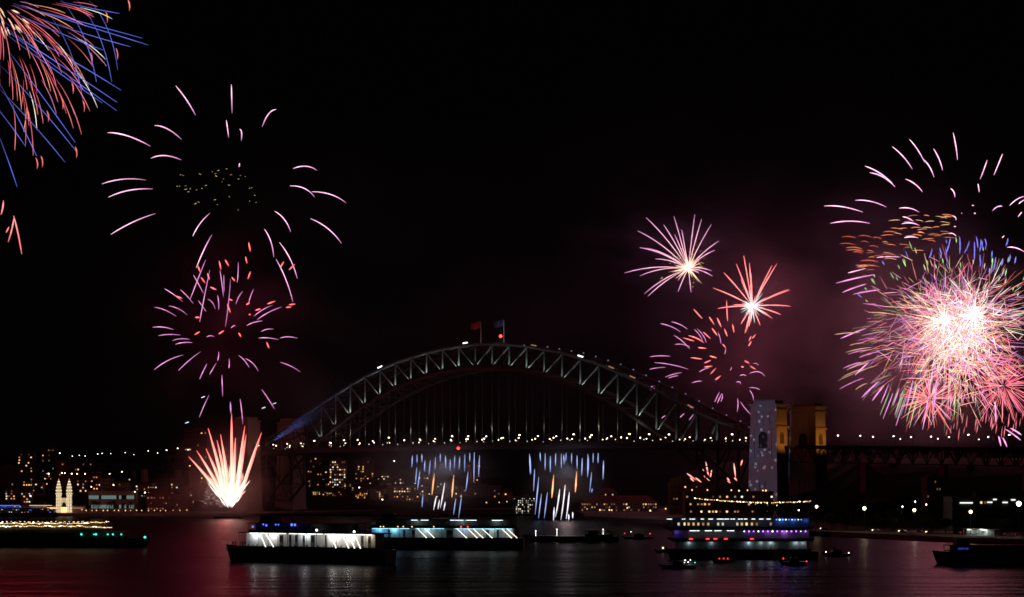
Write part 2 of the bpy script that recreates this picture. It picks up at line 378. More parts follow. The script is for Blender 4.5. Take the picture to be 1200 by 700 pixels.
def pylon(label, t, n):
    o = thing('granite_pylon', label, 'bridge pylon', B(t, n, 0), ang)
    mb = MB().box(-PW, PW, -PD, PD, 0, 84, taper(84))
    cut = arch_prism(3.6, 54, 62, -14, -PD*taper(60)+3.0)
    c2 = arch_prism(3.0, 57, 62.5, -4, 4); c2.v = [(y*1.0+PW*taper(62)-.5, x, z) for x, y, z in c2.v]; c2.f = [f[::-1] for f in c2.f]
    cut.v += c2.v; k = len(cut.v)-len(c2.v); cut.f += [tuple(i+k for i in f) for f in c2.f]
    for x in (-2.1, 2.1): cut.box(x-.5, x+.5, -14, -PD*taper(25)+.8, 20, 30)
    for x in (-5.2, 0, 5.2): cut.box(x-.35, x+.35, -14, -PD*taper(76)+.5, 70, 79)
    cut.box(-7.2, -6.6, -14, -PD*taper(58)+.5, 47, 70); cut.box(6.6, 7.2, -14, -PD*taper(58)+.5, 47, 70)
    me = boolean_mesh(mb.mesh('tower', M['granite']), cut.mesh('cut', M['granite']))
    me.name = 'tower'; put('tower', me, o)
    arch_prism(3.5, 54.05, 62, -PD*taper(60)+1.3, -PD*taper(60)+2.95).build('arch_shade_slab', M['recess_shade'], o)  # dark slab added to stand for the shade inside the arch
    def band(nm, z, h, out):
        x, y = PW*taper(z)+out, PD*taper(z)+out; MB().box(-x, x, -y, y, z, z+h).build(nm, M['granite'], o)
    for z in (12, 24, 33, 41, 47.6): band('string_course', z, .5, .22)
    band('plinth', -.3, 5, .8)
    band('cornice', 68.2, 1.2, .9); band('cornice', 80.5, .9, .7); band('cornice', 84.01, 1.2, 1.2)
    x, y = PW*taper(84)-1.6, PD*taper(84)-1.3
    MB().box(-x, x, -y, y, 85.21, 87.2).build('parapet', M['granite'], o)
    mb = MB()
    for i in range(13):
        for sy in (-1, 1): xx = -x+.6+i*(2*x-1.2)/12; mb.box(xx-.35, xx+.35, sy*(y-.5)-.3, sy*(y-.5)+.3, 87.2, 88.5)
    mb.build('crenels', M['granite'], o)
    mb = MB()
    for sy in (-1, 1): mb.bar((-x+1, sy*(y-1), 89.3), (x-1, sy*(y-1), 89.3), .1)
    mb.build('roof_railing', M['steel_dark'], o)
    MB().box(-5.5, 5.5, -PD*taper(52)-1.5, -PD*taper(52)+.2, 51.6, 53.6).build('balcony', M['granite'], o)
    return o
TS, TNn = 28.85+(PW+2)/PAN, -(PW+2)/PAN
py_sn = pylon('granite pylon lit violet and amber at the right end of the arch', TS+.15, -11.5)
pylon('amber sided granite pylon standing behind and right of the violet pylon', TS+.15, 44)
pylon('dim granite pylon right behind the comet fountain, left end of the arch', TNn, -11.5)
pylon('dark granite pylon behind the arch foot, farther of the left pair', TNn, 44)
# violet star projector thrown on the near pylon
tgt = B(TS+.15, -11.5, 46); src = tgt-NN*150+AX*(-14)+Vector((0, 0, 26))
pl = lamp('star_projector', tuple(src), 1.6e5, (.98, .86, .95), .15, 36, tuple(tgt), .25)
pl.data.use_nodes = True
n_ = pl.data.node_tree.nodes; l_ = pl.data.node_tree.links; em = n_['Emission']
tc = n_.new('ShaderNodeTexCoord'); vo = n_.new('ShaderNodeTexVoronoi'); vo.inputs['Scale'].default_value = 34
rp = n_.new('ShaderNodeValToRGB'); rp.color_ramp.elements[0].position = .16; rp.color_ramp.elements[0].color = (3.2, 3.2, 3.3, 1); rp.color_ramp.elements[1].position = .3; rp.color_ramp.elements[1].color = (.66, .60, .74, 1)
nz = n_.new('ShaderNodeTexNoise'); nz.inputs['Scale'].default_value = 10; nz.inputs['Detail'].default_value = 5
r2 = n_.new('ShaderNodeValToRGB'); r2.color_ramp.elements[0].position = .35; r2.color_ramp.elements[0].color = (.75, .58, .72, 1); r2.color_ramp.elements[1].position = .68; r2.color_ramp.elements[1].color = (.6, .82, 1.15, 1)
mx = n_.new('ShaderNodeMix'); mx.data_type = 'RGBA'; mx.blend_type = 'MULTIPLY'; mx.inputs[0].default_value = 1
l_.new(tc.outputs['Normal'], vo.inputs['Vector']); l_.new(tc.outputs['Normal'], nz.inputs['Vector'])
l_.new(vo.outputs['Distance'], rp.inputs[0]); l_.new(nz.outputs['Fac'], r2.inputs[0])
l_.new(rp.outputs[0], mx.inputs[6]); l_.new(r2.outputs[0], mx.inputs[7]); l_.new(mx.outputs[2], em.inputs[0])
sx = n_.new('ShaderNodeSeparateXYZ'); l_.new(tc.outputs['Normal'], sx.inputs[0])
dv = n_.new('ShaderNodeMath'); dv.operation = 'DIVIDE'; l_.new(sx.outputs[0], dv.inputs[0]); l_.new(sx.outputs[2], dv.inputs[1])
ab = n_.new('ShaderNodeMath'); ab.operation = 'ABSOLUTE'; l_.new(dv.outputs[0], ab.inputs[0])
lt = n_.new('ShaderNodeMath'); lt.operation = 'LESS_THAN'; lt.inputs[1].default_value = .085; l_.new(ab.outputs[0], lt.inputs[0]); l_.new(lt.outputs[0], em.inputs[1])
# amber floodlights at deck level south of the pylons
for n, pw in ((-11.5, 3400), (44, 4300)):
    p = B(TS+.15, n, 0)+AX*(PW+13); lamp('pylon_floodlight', (p.x, p.y, 58.5), pw*1.5, (1, .33, .045), .6, 150, tuple(B(TS+.15, n, 74)+AX*8), .4)
p = B(TNn, -11.5, 60)+AX*22-NN*10; lamp('pylon_floodlight', tuple(p), 260, (1, .45, .1), .6)

# approach viaducts
def viaduct(label, t0, t1, piers):
    o = thing('approach_viaduct', label, 'viaduct', B(t0, 0, 0)); off = B(t0, 0, 0)
    def q(nm, mb, m): mb.v = [tuple(Vector(v)-off) for v in mb.v]; mb.build(nm, m, o)
    mb = MB(); N = 24; trs = (MB(), MB()); rl = MB()
    for i in range(N):
        a, b = t0+(t1-t0)*i/N, t0+(t1-t0)*(i+1)/N; za, zb = zdeck(a)-.05, zdeck(b)-.05
        p = [B(a, -9, za-1.2), B(b, -9, zb-1.2), B(b, 39, zb-1.2), B(a, 39, za-1.2), B(a, -9, za), B(b, -9, zb), B(b, 39, zb), B(a, 39, za)]
        mb.add(p, [(3, 2, 1, 0), (4, 5, 6, 7), (0, 1, 5, 4), (2, 3, 7, 6), (1, 2, 6, 5), (3, 0, 4, 7)])
        for n, tr in ((-7, trs[0]), (37, trs[1])):
            tr.bar(B(a, n, za-2), B(b, n, zb-2), .8); tr.bar(B(a, n, za-12), B(b, n, zb-12), .8)
            m_ = (a+b)/2; tr.bar(B(a, n, za-12), B(m_, n, za-2), .55); tr.bar(B(m_, n, za-2), B(b, n, zb-12), .55); tr.bar(B(a, n, za-12), B(a, n, za-2), .5)
        for n in (-8.8, 38.8):
            for z in (.6, 1.2, 2.4): rl.bar(B(a, n, za+z), B(b, n, zb+z), .1)
    q('deck', mb, M['asphalt']); q('truss', trs[0], M['steel']); q('truss', trs[1], M['steel']); q('fence_railing', rl, M['steel_dark'])
    for t in piers:
        for n in (-6, 36):
            a = B(t, n, 0); m_ = MB(); m_.box(-2.4, 2.4, -3, 3, 0, zdeck(t)-12.5, .85)
            m_.v = [(a.x+x*AX.x+y*NN.x, a.y+x*AX.y+y*NN.y, z) for x, y, z in m_.v]; q('pier', m_, M['granite'])
viaduct('dark truss approach viaduct on piers running right from the granite pylons', TS+.9, TS+15, (TS+4.2, TS+7.4, TS+10.6, TS+13.6))
viaduct('dark approach viaduct with white lamps running left from the bridge', TNn-.9, TNn-25, (TNn-4.5, TNn-8.5, TNn-12.5, TNn-16.5, TNn-20.5))

# ------------------------------------------------------------------ fireworks
PINK, MAUVE, RED, SALMON = (2.6, 1.35, 1.9), (1.1, .38, .9), (2.2, .26, .26), (1.9, .5, .45)
GOLD, CREAM, BLUE, GREEN, ORANGE, WHITE = (1.5, .75, .3), (1.9, 1.5, .85), (.16, .24, 1.25), (.5, .95, .35), (1.15, .32, .10), (2.4, 2.3, 2.2)
def bez(a, b, c, n=7):
    return [a*(1-u)**2+b*2*u*(1-u)+c*u*u for u in [i/n for i in range(n+1)]]
def spark_mb(pts, r0, r1, c0, c1, mb=None, n=5):
    mb = mb or MB(); mb.c = mb.c or []; k = len(pts)-1; before = len(mb.v)
    mb.tube(pts, [max(.04, (r0+(r1-r0)*i/k)*min(1, .3+2.6*i/k)*min(1, .42+2.6*(1-i/k))) for i in range(k+1)], n)
    for i in range(k+1):
        u = i/k; fk = rnd.uniform(.72, 1.28)*(.75 if i in (0, k) else 1)
        mb.c += [(*[(c0[j]+(c1[j]-c0[j])*u)*fk for j in range(3)], 1)]*n
    return mb
def center(o, mb):
    mb.v = [tuple(Vector(v)-o.location) for v in mb.v]
class Burst:
    """one firework: trails are placed on a shell of real depth round its centre"""
    def __init__(s, label, cx, cy_, Y, rad, cat='firework', name='firework_burst', group=None):
        s.cx, s.cy, s.Y, s.rad = cx, cy_, Y, rad; s.n = 0; s.rest = None; s.m = Y/F
        s.o = thing(name, label, cat, W(cx, cy_, Y), 0, group); s.sgn = 1
    def pt(s, x, y, sg):
        d = math.hypot(x-s.cx, y-s.cy); dep = math.sqrt(max(0, s.rad**2-d*d))*sg*s.m
        return W(x, y, s.Y+dep)
    def trail(s, pts, c0, c1=None, r0=1.0, r1=None, name='spark_trail', n=7, flat=False):
        s.sgn = rnd.choice((-1, 1))*rnd.uniform(.3, 1) if not flat else 0
        q = [s.pt(x, y, s.sgn) for x, y in pts]
        if len(q) == 3:
            q[1] = q[1]*2-(q[0]+q[2])/2 if False else q[1]
            q = bez(*q, n)
        elif len(q) == 2: q = [q[0].lerp(q[1], i/3) for i in range(4)]
        r1 = r0 if r1 is None else r1
        s.n += 1
        if s.n > 95:
            s.rest = spark_mb(q, r0*s.m, r1*s.m, c0, c1 or c0, s.rest); return
        mb = spark_mb(q, r0*s.m, r1*s.m, c0, c1 or c0); center(s.o, mb); mb.build(name, M['spark'], s.o)
    def embers(s, pts, col, r=.8, flat=False):
        mb = None
        for x, y in pts:
            a = rnd.uniform(-.5, .5); l = rnd.uniform(.3, 1.3); sg = rnd.uniform(-.8, .8)
            k = rnd.uniform(.5, 1.3); cc = tuple(c*k for c in col)
            mb = spark_mb([s.pt(x-l, y-l*a, sg), s.pt(x+l, y+l*a, sg)], r*s.m, r*s.m, cc, cc, mb)
        center(s.o, mb); e = mb.build('embers', M['spark'], s.o); e['kind'] = 'stuff'
    def done(s):
        if s.rest: center(s.o, s.rest); e = s.rest.build('fine_sparks', M['spark'], s.o); e['kind'] = 'stuff'
def tr(ox, oy, k, s):
    """'x,y x,y x,y' lists measured on an enlarged view"""
    out = []
    for line in s.split(';'):
        v = [tuple(float(q) for q in p.split(',')) for p in line.split()]
        if v: out.append([(ox+x/k, oy+y/k) for x, y in v])
    return out
def jit(c, a=.25): k = rnd.uniform(1-a, 1+a); return tuple(x*k for x in c)

# left ring burst
b = Burst('wide ring of separate pink arcs around gold embers, upper left', 260, 212, 1400, 148)
for p in tr(100, 80, 2.5, '''265,52 298,90 323,138;428,48 429,90 430,131;559,121 535,122 518,172;413,152 417,178 420,204;452,179 461,180 457,213;203,168 240,168 282,209;65,189 120,188 191,229;192,264 230,246 281,269;49,339 110,317 178,328;68,378 125,350 197,354;75,487 140,445 206,426;315,492 332,452 365,425;325,585 346,530 371,488;452,279 451,284 450,290;609,294 650,278 679,300;600,345 647,343 672,378;664,362 725,362 764,395;660,441 715,462 750,513;555,419 588,438 602,480;525,472 549,505 552,554;569,511 605,555 621,616;559,560 593,620 608,685'''):
    b.trail(p, jit(PINK, .15), jit(MAUVE, .2), .6, .45)
b.embers([(180+x/8.571, 180+y/8.571) for x, y in ((590,184),(650,172),(733,155),(620,203),(628,228),(778,213),(872,222),(920,232),(852,257),(702,255),(687,285),(758,318),(270,215),(295,220),(465,207),(235,330),(260,328),(320,325),(322,360),(367,355),(350,385),(430,365),(485,350),(525,322),(965,350),(985,345),(1015,420),(965,478),(1030,492),(850,567),(760,435),(640,515),(615,465),(450,488),(420,505),(865,110),(862,130))], (1.4, .95, .5), .5)
b.done()
# pink burst under it
b = Burst('pink burst crossed by short red dashes, above the comet fountain', 264, 378, 1390, 112)
for p in tr(160, 280, 3.18, '''200,225 228,150 258,77;235,310 252,215 273,116;331,328 345,240 350,150;375,163 380,125 379,87;311,118 319,165 324,218;325,135 326,170 326,200;265,225 287,233 293,262;302,210 308,235 306,265;230,230 245,250 260,272;212,135 232,170 250,205;163,190 190,212 212,242;104,186 140,206 173,235;120,250 160,256 189,284;67,255 107,260 148,289;60,330 100,324 138,339;82,361 120,353 164,359;133,380 160,368 200,375;145,393 175,383 208,387;66,488 115,446 175,433;156,491 195,450 240,420;235,523 248,493 263,465;272,506 285,483 297,463;302,455 307,440 306,420;344,483 347,465 345,446;380,434 404,450 420,480;405,446 437,458 454,494;318,507 320,550 321,588;234,665 250,623 270,583;386,597 393,645 396,692;467,562 490,593 514,634;535,460 575,470 610,496;370,244 380,210 397,195;418,238 425,210 437,186;437,289 470,260 508,247;450,301 490,270 541,254;410,324 435,308 470,306;464,346 485,333 511,337;455,370 490,366 530,376;535,370 565,360 600,371;260,367 275,356 291,366;352,333 360,322 369,324'''):
    b.trail(p, jit((1.5, .55, 1.2), .25), jit((.8, .25, .68)), .46, .36)
for p in tr(160, 280, 3.18, '''418,13 424,47;406,66 412,92;425,122 415,150;330,78 344,102;308,82 315,115;264,128 272,152;355,143 367,158;240,143 256,165;228,100 238,125;275,180 298,190;145,213 170,222;345,225 358,230;338,243 350,275;408,246 422,238;418,283 426,281;442,267 463,261;487,243 517,232;535,108 549,85;568,116 590,95;557,256 578,254;568,246 592,243;218,293 236,293;216,358 236,346;306,355 326,342;380,350 390,366;485,385 494,408'''):
    b.trail(p, (2.5, .42, .42), (1.9, .18, .18), .75, name='red_trail')
b.done()
# loose bright flares drifting round the north pylons
for i, (px, py) in enumerate(((238, 465.5), (219, 495.5), (309, 478), (321.5, 473))):
    o = spark_mb([W(px-2, py+.7, 1450), W(px+2, py-.7, 1450)], .9, .9, (1.3, 1.5, 1.8), (1.3, 1.5, 1.8)).build('floating_flare', M['spark'])
    tag(o, ['white flare hanging left above the comet fountain', 'white flare low left of the comet fountain', 'white flare right of the comets, nearest the arch foot but one', 'white flare right of the comets, nearest the arch foot'][i], 'flare', 'white flares drifting near the fountain')
# comet fountain
b = Burst('fan of thick red tipped comets rising from a white core on the water', 268, 597, 1384, 1, name='comet_fountain')
for (tx, ty), bx in zip(((180,330),(220,298),(268,288),(280,185),(325,245),(343,215),(400,108),(420,232),(468,172),(475,215),(553,207),(521,320)), (350,358,366,368,378,385,402,408,420,425,440,436)):
    t = (180+tx/4.375, 460+ty/4.375); s0 = (180+bx/4.375, 460+540/4.375)
    m_ = ((t[0]*.5+s0[0]*.5)+(3 if tx < 400 else -2)*.4, t[1]*.5+s0[1]*.5-2.5)
    b.trail([s0, m_, t], (2.6, 1.6, 1.2), (2.2, .30, .25), 1.9, .75, 'comet', flat=True)
    b.trail([(s0[0]+1.6, s0[1]), (m_[0]+1.4, m_[1]), (t[0]*.9+s0[0]*.1+.6, t[1]*.9+s0[1]*.1)], (2.4, .9, .7), (1.6, .2, .18), 1.3, .5, 'comet', flat=True)
for k in range(230):
    a = max(-.62, min(.62, rnd.gauss(0, .36))); r0 = rnd.uniform(2, 34); r1 = r0+rnd.uniform(6, 20)
    cc = jit((2.3, 1.9, 1.7), .5) if r0 < 26 else jit((1.6, .8, .65), .4)
    bx = 269+rnd.uniform(-6, 6)*.6
    b.trail([(bx+math.sin(a)*r0, 597-math.cos(a)*r0), (bx+math.sin(a*1.05)*r1, 597-math.cos(a)*r1)], cc, jit(cc, .3), rnd.uniform(.3, .6), .25, 'core_spark', flat=True)
for k in range(130):
    a = rnd.gauss(-.95, .24); r0 = rnd.uniform(6, 34)
    b.trail([(268+math.sin(a)*r0, 596-math.cos(a)*r0*.95), (268+math.sin(a)*(r0+4), 596-math.cos(a)*(r0+2.5)*.95)], jit((.5, .3, .28), .7), (.25, .15, .15), .2, .12, 'core_spark', flat=True)
b.trail([(270, 471), (270.6, 485)], (1.3, .5, 1.2), (.8, .3, .7), .7)
b.done()
o = thing('launch_barge', 'dark low pontoon the comet fountain is fired from', 'barge', W(268, 604, 1386).xy.to_3d())
MB().box(-11, 11, -5, 5, -.4, 1.6).build('pontoon', M['hull'], o)
mb = MB()
for i in range(9): mb.lathe([(.35, 1.6), (.35, 3.4)], (-8+i*2, 0, 0), 6)
mb.build('mortar_tubes', M['steel_dark'], o)
# pink and gold burst
def star(label, c, Y, ox, oy, k, tips, col0, col1, rad, start=.06, bend=6, r0=.75, extra=None):
    b = Burst(label, c[0], c[1], Y, rad)
    for tx, ty in tips:
        t = (ox+tx/k, oy+ty/k); s0 = (c[0]+(t[0]-c[0])*start, c[1]+(t[1]-c[1])*start)
        d = abs(t[0]-c[0])/50; mid = ((s0[0]+t[0])/2, (s0[1]+t[1])/2-bend*min(1.2, d)-abs(bend)*.1)
        b.trail([s0, mid, t], jit(col0, .1), jit(col1, .15), r0*.62, r0*.75)
    return b
cx, cy_ = 720+378/4.373, 240+325/4.373
b = star('pink starburst with a cream core over the right half of the arch', (cx, cy_), 1600, 720, 240, 4.373, ((163,67),(120,135),(253,104),(305,60),(345,128),(308,152),(412,50),(447,74),(497,101),(537,186),(514,234),(130,220),(165,222),(210,278),(52,350),(130,365),(153,457),(172,469),(326,447),(393,450),(499,340),(502,366),(435,352),(325,390)), (1.7, .85, .9), (1.0, .42, .85), 78)
for k in range(70):
    a = rnd.uniform(0, 6.28); r1 = abs(rnd.gauss(0, 9))+3
    b.trail([(cx, cy_), (cx+math.cos(a)*r1, cy_-3+math.sin(a)*r1)], (2.6, 2.0, 1.5), (1.6, .8, .4), .55, .25, 'core_spark')
b.embers([(cx+rnd.gauss(-6, 9), cy_-9+rnd.gauss(0, 6)) for _ in range(60)]+[(720+x/4.373, 240+y/4.373) for x, y in ((418,205),(420,190),(443,235),(440,240),(397,255),(430,270),(455,300),(440,310),(405,400),(402,420),(408,385),(245,372),(280,345),(255,285),(300,262),(310,300),(240,378))], (1.5, 1.0, .5), .5); b.done()
cx, cy_ = 720+707/4.373, 240+520/4.373
b = star('red starburst with white needles in its core, left above the pylons', (cx, cy_), 1600, 720, 240, 4.373, ((505,427),(560,348),(625,303),(663,262),(692,298),(648,382),(808,312),(833,302),(895,434),(897,438),(903,521),(852,563),(810,584),(747,618),(668,660),(675,655),(690,625),(648,612),(530,532),(608,514),(700,350),(790,370)), (2.4, .8, .75), (1.9, .32, .32), 52, bend=2.5, r0=.95)
for k in range(60):
    a = rnd.uniform(0, 6.28); r1 = rnd.uniform(5, 24)*(1 if math.cos(a) > -.3 else .7)
    b.trail([(cx, cy_), (cx+math.cos(a)*r1, cy_+math.sin(a)*r1)], (2.5, 2.3, 2.3), (.55, .6, .6), .5, .25, 'core_needle')
b.embers([(720+x/4.373, 240+y/4.373) for x, y in ((770,410),(830,405),(795,435),(690,420),(660,435),(820,410),(725,400),(635,470))], (.7, .7, .65), .5); b.done()
# scattered red dashes and pink arcs behind the arch
b = Burst('loose red dashes and pink arcs scattered between the arch and pylons', 851, 427, 1560, 92)
k7 = 4.667
for p in tr(740, 350, k7, '''340,58 387,110;425,100 453,143;468,105 492,158;508,165 524,207;553,140 561,187;440,162 470,203;392,183 432,220;312,203 360,213 397,243;283,215 343,233;364,268 410,273;322,323 386,331;428,314 466,325;398,353 434,338;397,375 442,370;432,413 462,380;457,446 489,422;617,339 647,356;600,372 614,376;646,367 681,389;655,205 642,235;640,260 657,233;660,220 680,195;497,248 516,270;520,10 521,60 526,125'''):
    b.trail(p, jit((2.4, .55, .5), .15), (2.0, .3, .3), .75, .65, 'red_trail')
for p in tr(740, 350, k7, '''158,137 217,146 270,184;217,127 267,136 307,168;232,201 282,228 320,278;235,252 277,243 320,265;342,168 372,190 390,235;358,165 397,195 410,243;472,185 487,210 489,250;516,270 514,288 510,305;100,319 155,309 212,316;125,350 222,356 312,387;97,388 140,376 187,376;185,430 230,410 278,405;200,436 228,424 257,422;330,462 360,450 386,452;370,403 395,383 425,380;645,410 703,383 730,427;572,458 598,448 597,470;592,423 615,410 628,425;645,488 677,483 703,500;645,500 668,525 667,558;580,545 586,580 578,620;595,562 617,600 656,637;455,567 468,538 482,510;470,572 480,545 495,520;488,565 502,540 495,520;540,395 550,378 545,375;665,356 692,350 692,368;102,487 115,480 128,477;105,500 115,493 127,490;165,655 175,646 185,640;265,652 277,638 290,628;313,607 322,598 332,592;315,665 327,648 340,633'''):
    b.trail(p, jit((1.3, .5, 1.0), .25), jit((.85, .3, .7)), .46, .38)
b.done()
# small red comets low beside the near pylon
b = Burst('short red and white comets low behind the arch, left of the violet pylon', 825, 560, 1330, 1, name='ground_comets')
for p in tr(680, 560, 4, '515,0 533,18;540,0 568,22;592,2 615,18;688,10 702,25;722,0 735,14') + [[(827, 541), (829, 552), (831, 562)], [(823.5, 549), (826, 560)], [(834, 551), (832, 561)], [(870, 539), (868, 546)], [(860, 543), (862, 560)], [(805, 555), (816, 563)], [(852, 560), (856, 566)]]:
    b.trail(p, (2.3, 1.0, .8), (2.0, .35, .25), .9, .6, 'comet', flat=True)
b.done()
# ring on the right
b = Burst('ring of pink arcs with orange dashes above the great burst, far right', 1110, 258, 1560, 150)
for p in tr(950, 140, 3.888, '''62,395 140,388 238,423;203,369 272,363 345,400;90,474 180,454 269,474;247,213 312,233 373,291;269,243 333,250 385,308;372,125 427,165 464,228;450,91 492,135 520,198;515,183 548,215 562,264;560,134 590,180 601,232;649,60 664,120 669,185;804,186 792,225 772,273;874,158 857,200 835,254;762,293 766,313 768,333;432,272 478,288 509,330;403,405 452,396 494,423;418,444 446,446 469,466;416,476 457,464 496,484;637,315 657,326 657,357;873,396 848,391 828,418;906,394 937,358 975,351;948,385 960,374 975,366;962,423 952,433 945,445;645,440 664,443 662,460;630,520 650,516 664,533;426,540 457,531 490,540;735,392 740,392 744,394;745,428 749,428 752,430;686,427 690,428;653,488 662,489;873,540 878,534 882,530;895,583 937,578 975,605;300,630 350,622 410,628;170,700 210,690 250,680;1000,380 1030,360 1060,365'''):
    b.trail(p, jit(PINK, .12), jit((1.5, .62, 1.2), .2), .62, .5)
for k in range(52):
    x = rnd.uniform(200, 610); y = 690-(x-120)*.47+rnd.gauss(0, 48); l = rnd.uniform(22, 62); s_ = rnd.uniform(-.12, .22)
    if y < 430: y = 430+rnd.uniform(0, 30)
    cc = jit((.85, .27, .12), .45) if rnd.random() < .7 else jit((.7, .45, .25), .3)
    b.trail([(950+x/3.888, 140+y/3.888), (950+(x+l*.5)/3.888, 140+(y+l*s_*.5-5)/3.888), (950+(x+l)/3.888, 140+(y+l*s_)/3.888)], cc, jit(cc), .42, .36, 'ember_dash')
for k in range(14):
    x = rnd.uniform(120, 330); y = rnd.uniform(510, 670); l = rnd.uniform(40, 85)
    b.trail([(950+x/3.888, 140+y/3.888), (950+(x+l*.5)/3.888, 140+(y-9)/3.888), (950+(x+l)/3.888, 140+(y+5)/3.888)], jit((.65, .13, .06), .3), None, .6, .5, 'ember_dash')
b.done()

# the great multicoloured burst: several shells
def shell(label, cx, cy_, Y, rad, count, cols, s0=(.0, .55), ln=(.25, .6), droop=.10, r=.62, ang=None, name='firework_burst', gain=1.0, ell=(1, 1), scat=0):
    b = Burst(label, cx, cy_, Y, rad*1.02, name=name)
    for k in range(count):
        # direction spread evenly over a sphere
        z = rnd.uniform(-1, 1); a = rnd.uniform(0, 2*math.pi) if not ang else rnd.uniform(*ang); q = math.sqrt(1-z*z)
        d = Vector((math.cos(a)*q*ell[0], z, math.sin(a)*q*ell[1]))
        u0 = rnd.uniform(*s0); u1 = min(1.02, u0+rnd.uniform(*ln))*rnd.uniform(.9, 1.0)
        R_ = rad*b.m
        oo = Vector((rnd.gauss(0, 1), rnd.gauss(0, .5), rnd.gauss(0, 1)))*scat*b.m
        f = lambda u: b.o.location+oo*(1-.75*u)+d*R_*u-Vector((0, 0, 1))*R_*droop*u*u
        pts = [f(u0+(u1-u0)*i/5) for i in range(6)]
        c0 = jit(rnd.choice(cols), .25); c1 = jit(c0, .25)
        g = gain*(1.15-.45*u0)
        c0 = tuple(x*g for x in c0); c1 = tuple(x*g*.8 for x in c1)
        b.n += 1; rr = r*rnd.uniform(.6, 1.15)*b.m
        if b.n > 95: b.rest = spark_mb(pts, rr, rr*.75, c0, c1, b.rest, 4)
        else:
            mb = spark_mb(pts, rr, rr*.75, c0, c1, None, 4); center(b.o, mb); mb.build('spark_trail', M['spark'], b.o)
    return b
HOT = [(1.3, .36, .36), (1.2, .25, .32), (.95, .25, .75), (1.0, .42, .14), (1.4, .85, .55), (.5, .28, .75), (1.1, .15, .2), (1.2, .6, .9)]
b = shell('huge multicoloured spherical burst, largest of the cluster at far right', 1110, 388, 1560, 124, 1350, [tuple(v*1.25 for v in h) for h in HOT]+[(.35, .65, .25)], (.05, .72), (.10, .34), .12, .30, ell=(1, .92), scat=22); b.done()
b = shell('white hearted burst inside the right side of the great burst', 1141, 370, 1540, 92, 420, HOT+[(1.9, 1.8, 1.7)]*4, (.0, .5), (.16, .5), .10, .28, scat=9)
for k in range(80):
    a = rnd.uniform(0, 6.28); r1 = abs(rnd.gauss(0, 11))+3
    b.trail([(1141, 370), (1141+math.cos(a)*r1, 370+math.sin(a)*r1)], (2.6, 2.5, 2.2), (1.7, 1.5, 1.3), .5, .3, 'core_needle')
b.done()
b = shell('cream hearted burst inside the left side of the great burst', 1107, 375, 1548, 80, 400, HOT+[(2.0, 1.4, .9)]*4, (.0, .5), (.16, .5), .10, .28, scat=9)
for k in range(70):
    a = rnd.uniform(0, 6.28); r1 = abs(rnd.gauss(0, 10))+3
    b.trail([(1107, 375), (1107+math.cos(a)*r1, 375+math.sin(a)*r1)], (2.6, 2.3, 1.7), (1.8, 1.3, .9), .5, .3, 'core_needle')
b.done()
b = shell('dense pale pink burst low in the middle of the great burst', 1128, 420, 1530, 84, 520, [(1.6, .9, .7), (1.4, .5, .5), (1.2, .5, 1.0), (1.5, 1.1, .5), (1.3, .3, .4)], (.05, .75), (.12, .32), .1, .30, ell=(1, .8), gain=1.5, scat=20); b.done()
b = shell('tangle of short white and yellow sparks at the heart of the great burst', 1124, 392, 1538, 56, 420, [(2.4, 2.0, 1.3), (2.2, 1.9, 1.7), (2.2, 1.3, 1.1), (1.9, 1.2, 1.7)], (.0, .7), (.14, .36), .05, .27, scat=16, gain=1.15); b.done()
b = shell('small red starburst low at the left of the great burst', 1091, 468, 1500, 44, 56, [(1.7, .3, .35), (1.7, .45, .4), (1.6, .6, .8)], (.03, .2), (.55, .9), .08, .42); b.done()
b = shell('red and pink starburst low at the right of the great burst', 1176, 452, 1500, 56, 105, [(1.6, .25, .3), (1.4, .25, .5), (1.7, .5, .5)], (.03, .3), (.4, .8), .10, .36); b.done()
b = Burst('falling green, mauve and blue sparks around the edge of the great burst', 1115, 395, 1555, 125)
for k in range(46):                            # green and blue tips over the top
    a = rnd.uniform(-2.75, -.45); r0 = rnd.uniform(84, 118); x, y = 1115+math.cos(a)*r0*1.05, 392+math.sin(a)*r0*.92; l = rnd.uniform(4, 11)
    d = (math.cos(a)*l*.5-.15*l, math.sin(a)*l*.9-1)
    b.trail([(x, y), (x+d[0], y+d[1])], jit(GREEN if rnd.random() < .7 else (.25, .3, 1.2), .35), None, .7, .5, 'green_trail')
for k in range(16):
    x = rnd.uniform(1085, 1190); y = rnd.uniform(285, 322); l = rnd.uniform(7, 22); a = rnd.uniform(-.35, .5)
    b.trail([(x, y), (x+a*l*.6+1, y-l*.5), (x+a*l, y-l)], jit((.24, .26, 1.2), .3), jit((.3, .25, 1), .3), .75, .6, 'blue_trail')
for k in range(34):                            # green stripes falling at the lower left
    x = rnd.uniform(1040, 1125); y = rnd.uniform(440, 470); l = rnd.uniform(14, 40); s_ = -.42*(1125-x)/85
    b.trail([(x, y), (x+s_*l, y+l)], jit((.5, .7, .35), .35) if rnd.random() < .65 else jit((1.3, .5, 1.2)), None, .55, .5, 'green_trail')
for k in range(22):                            # long violet and gold trails on the left
    x = rnd.uniform(1005, 1045); y = rnd.uniform(360, 450); l = rnd.uniform(14, 34); s_ = (y-385)/110
    b.trail([(x, y), (x-l*.5, y+l*s_*.35-1), (x-l, y+l*s_*.8+1)], jit((1.1, .35, .9), .4) if rnd.random() < .5 else jit((.7, .4, .25), .4), None, .6, .5, 'mauve_trail')
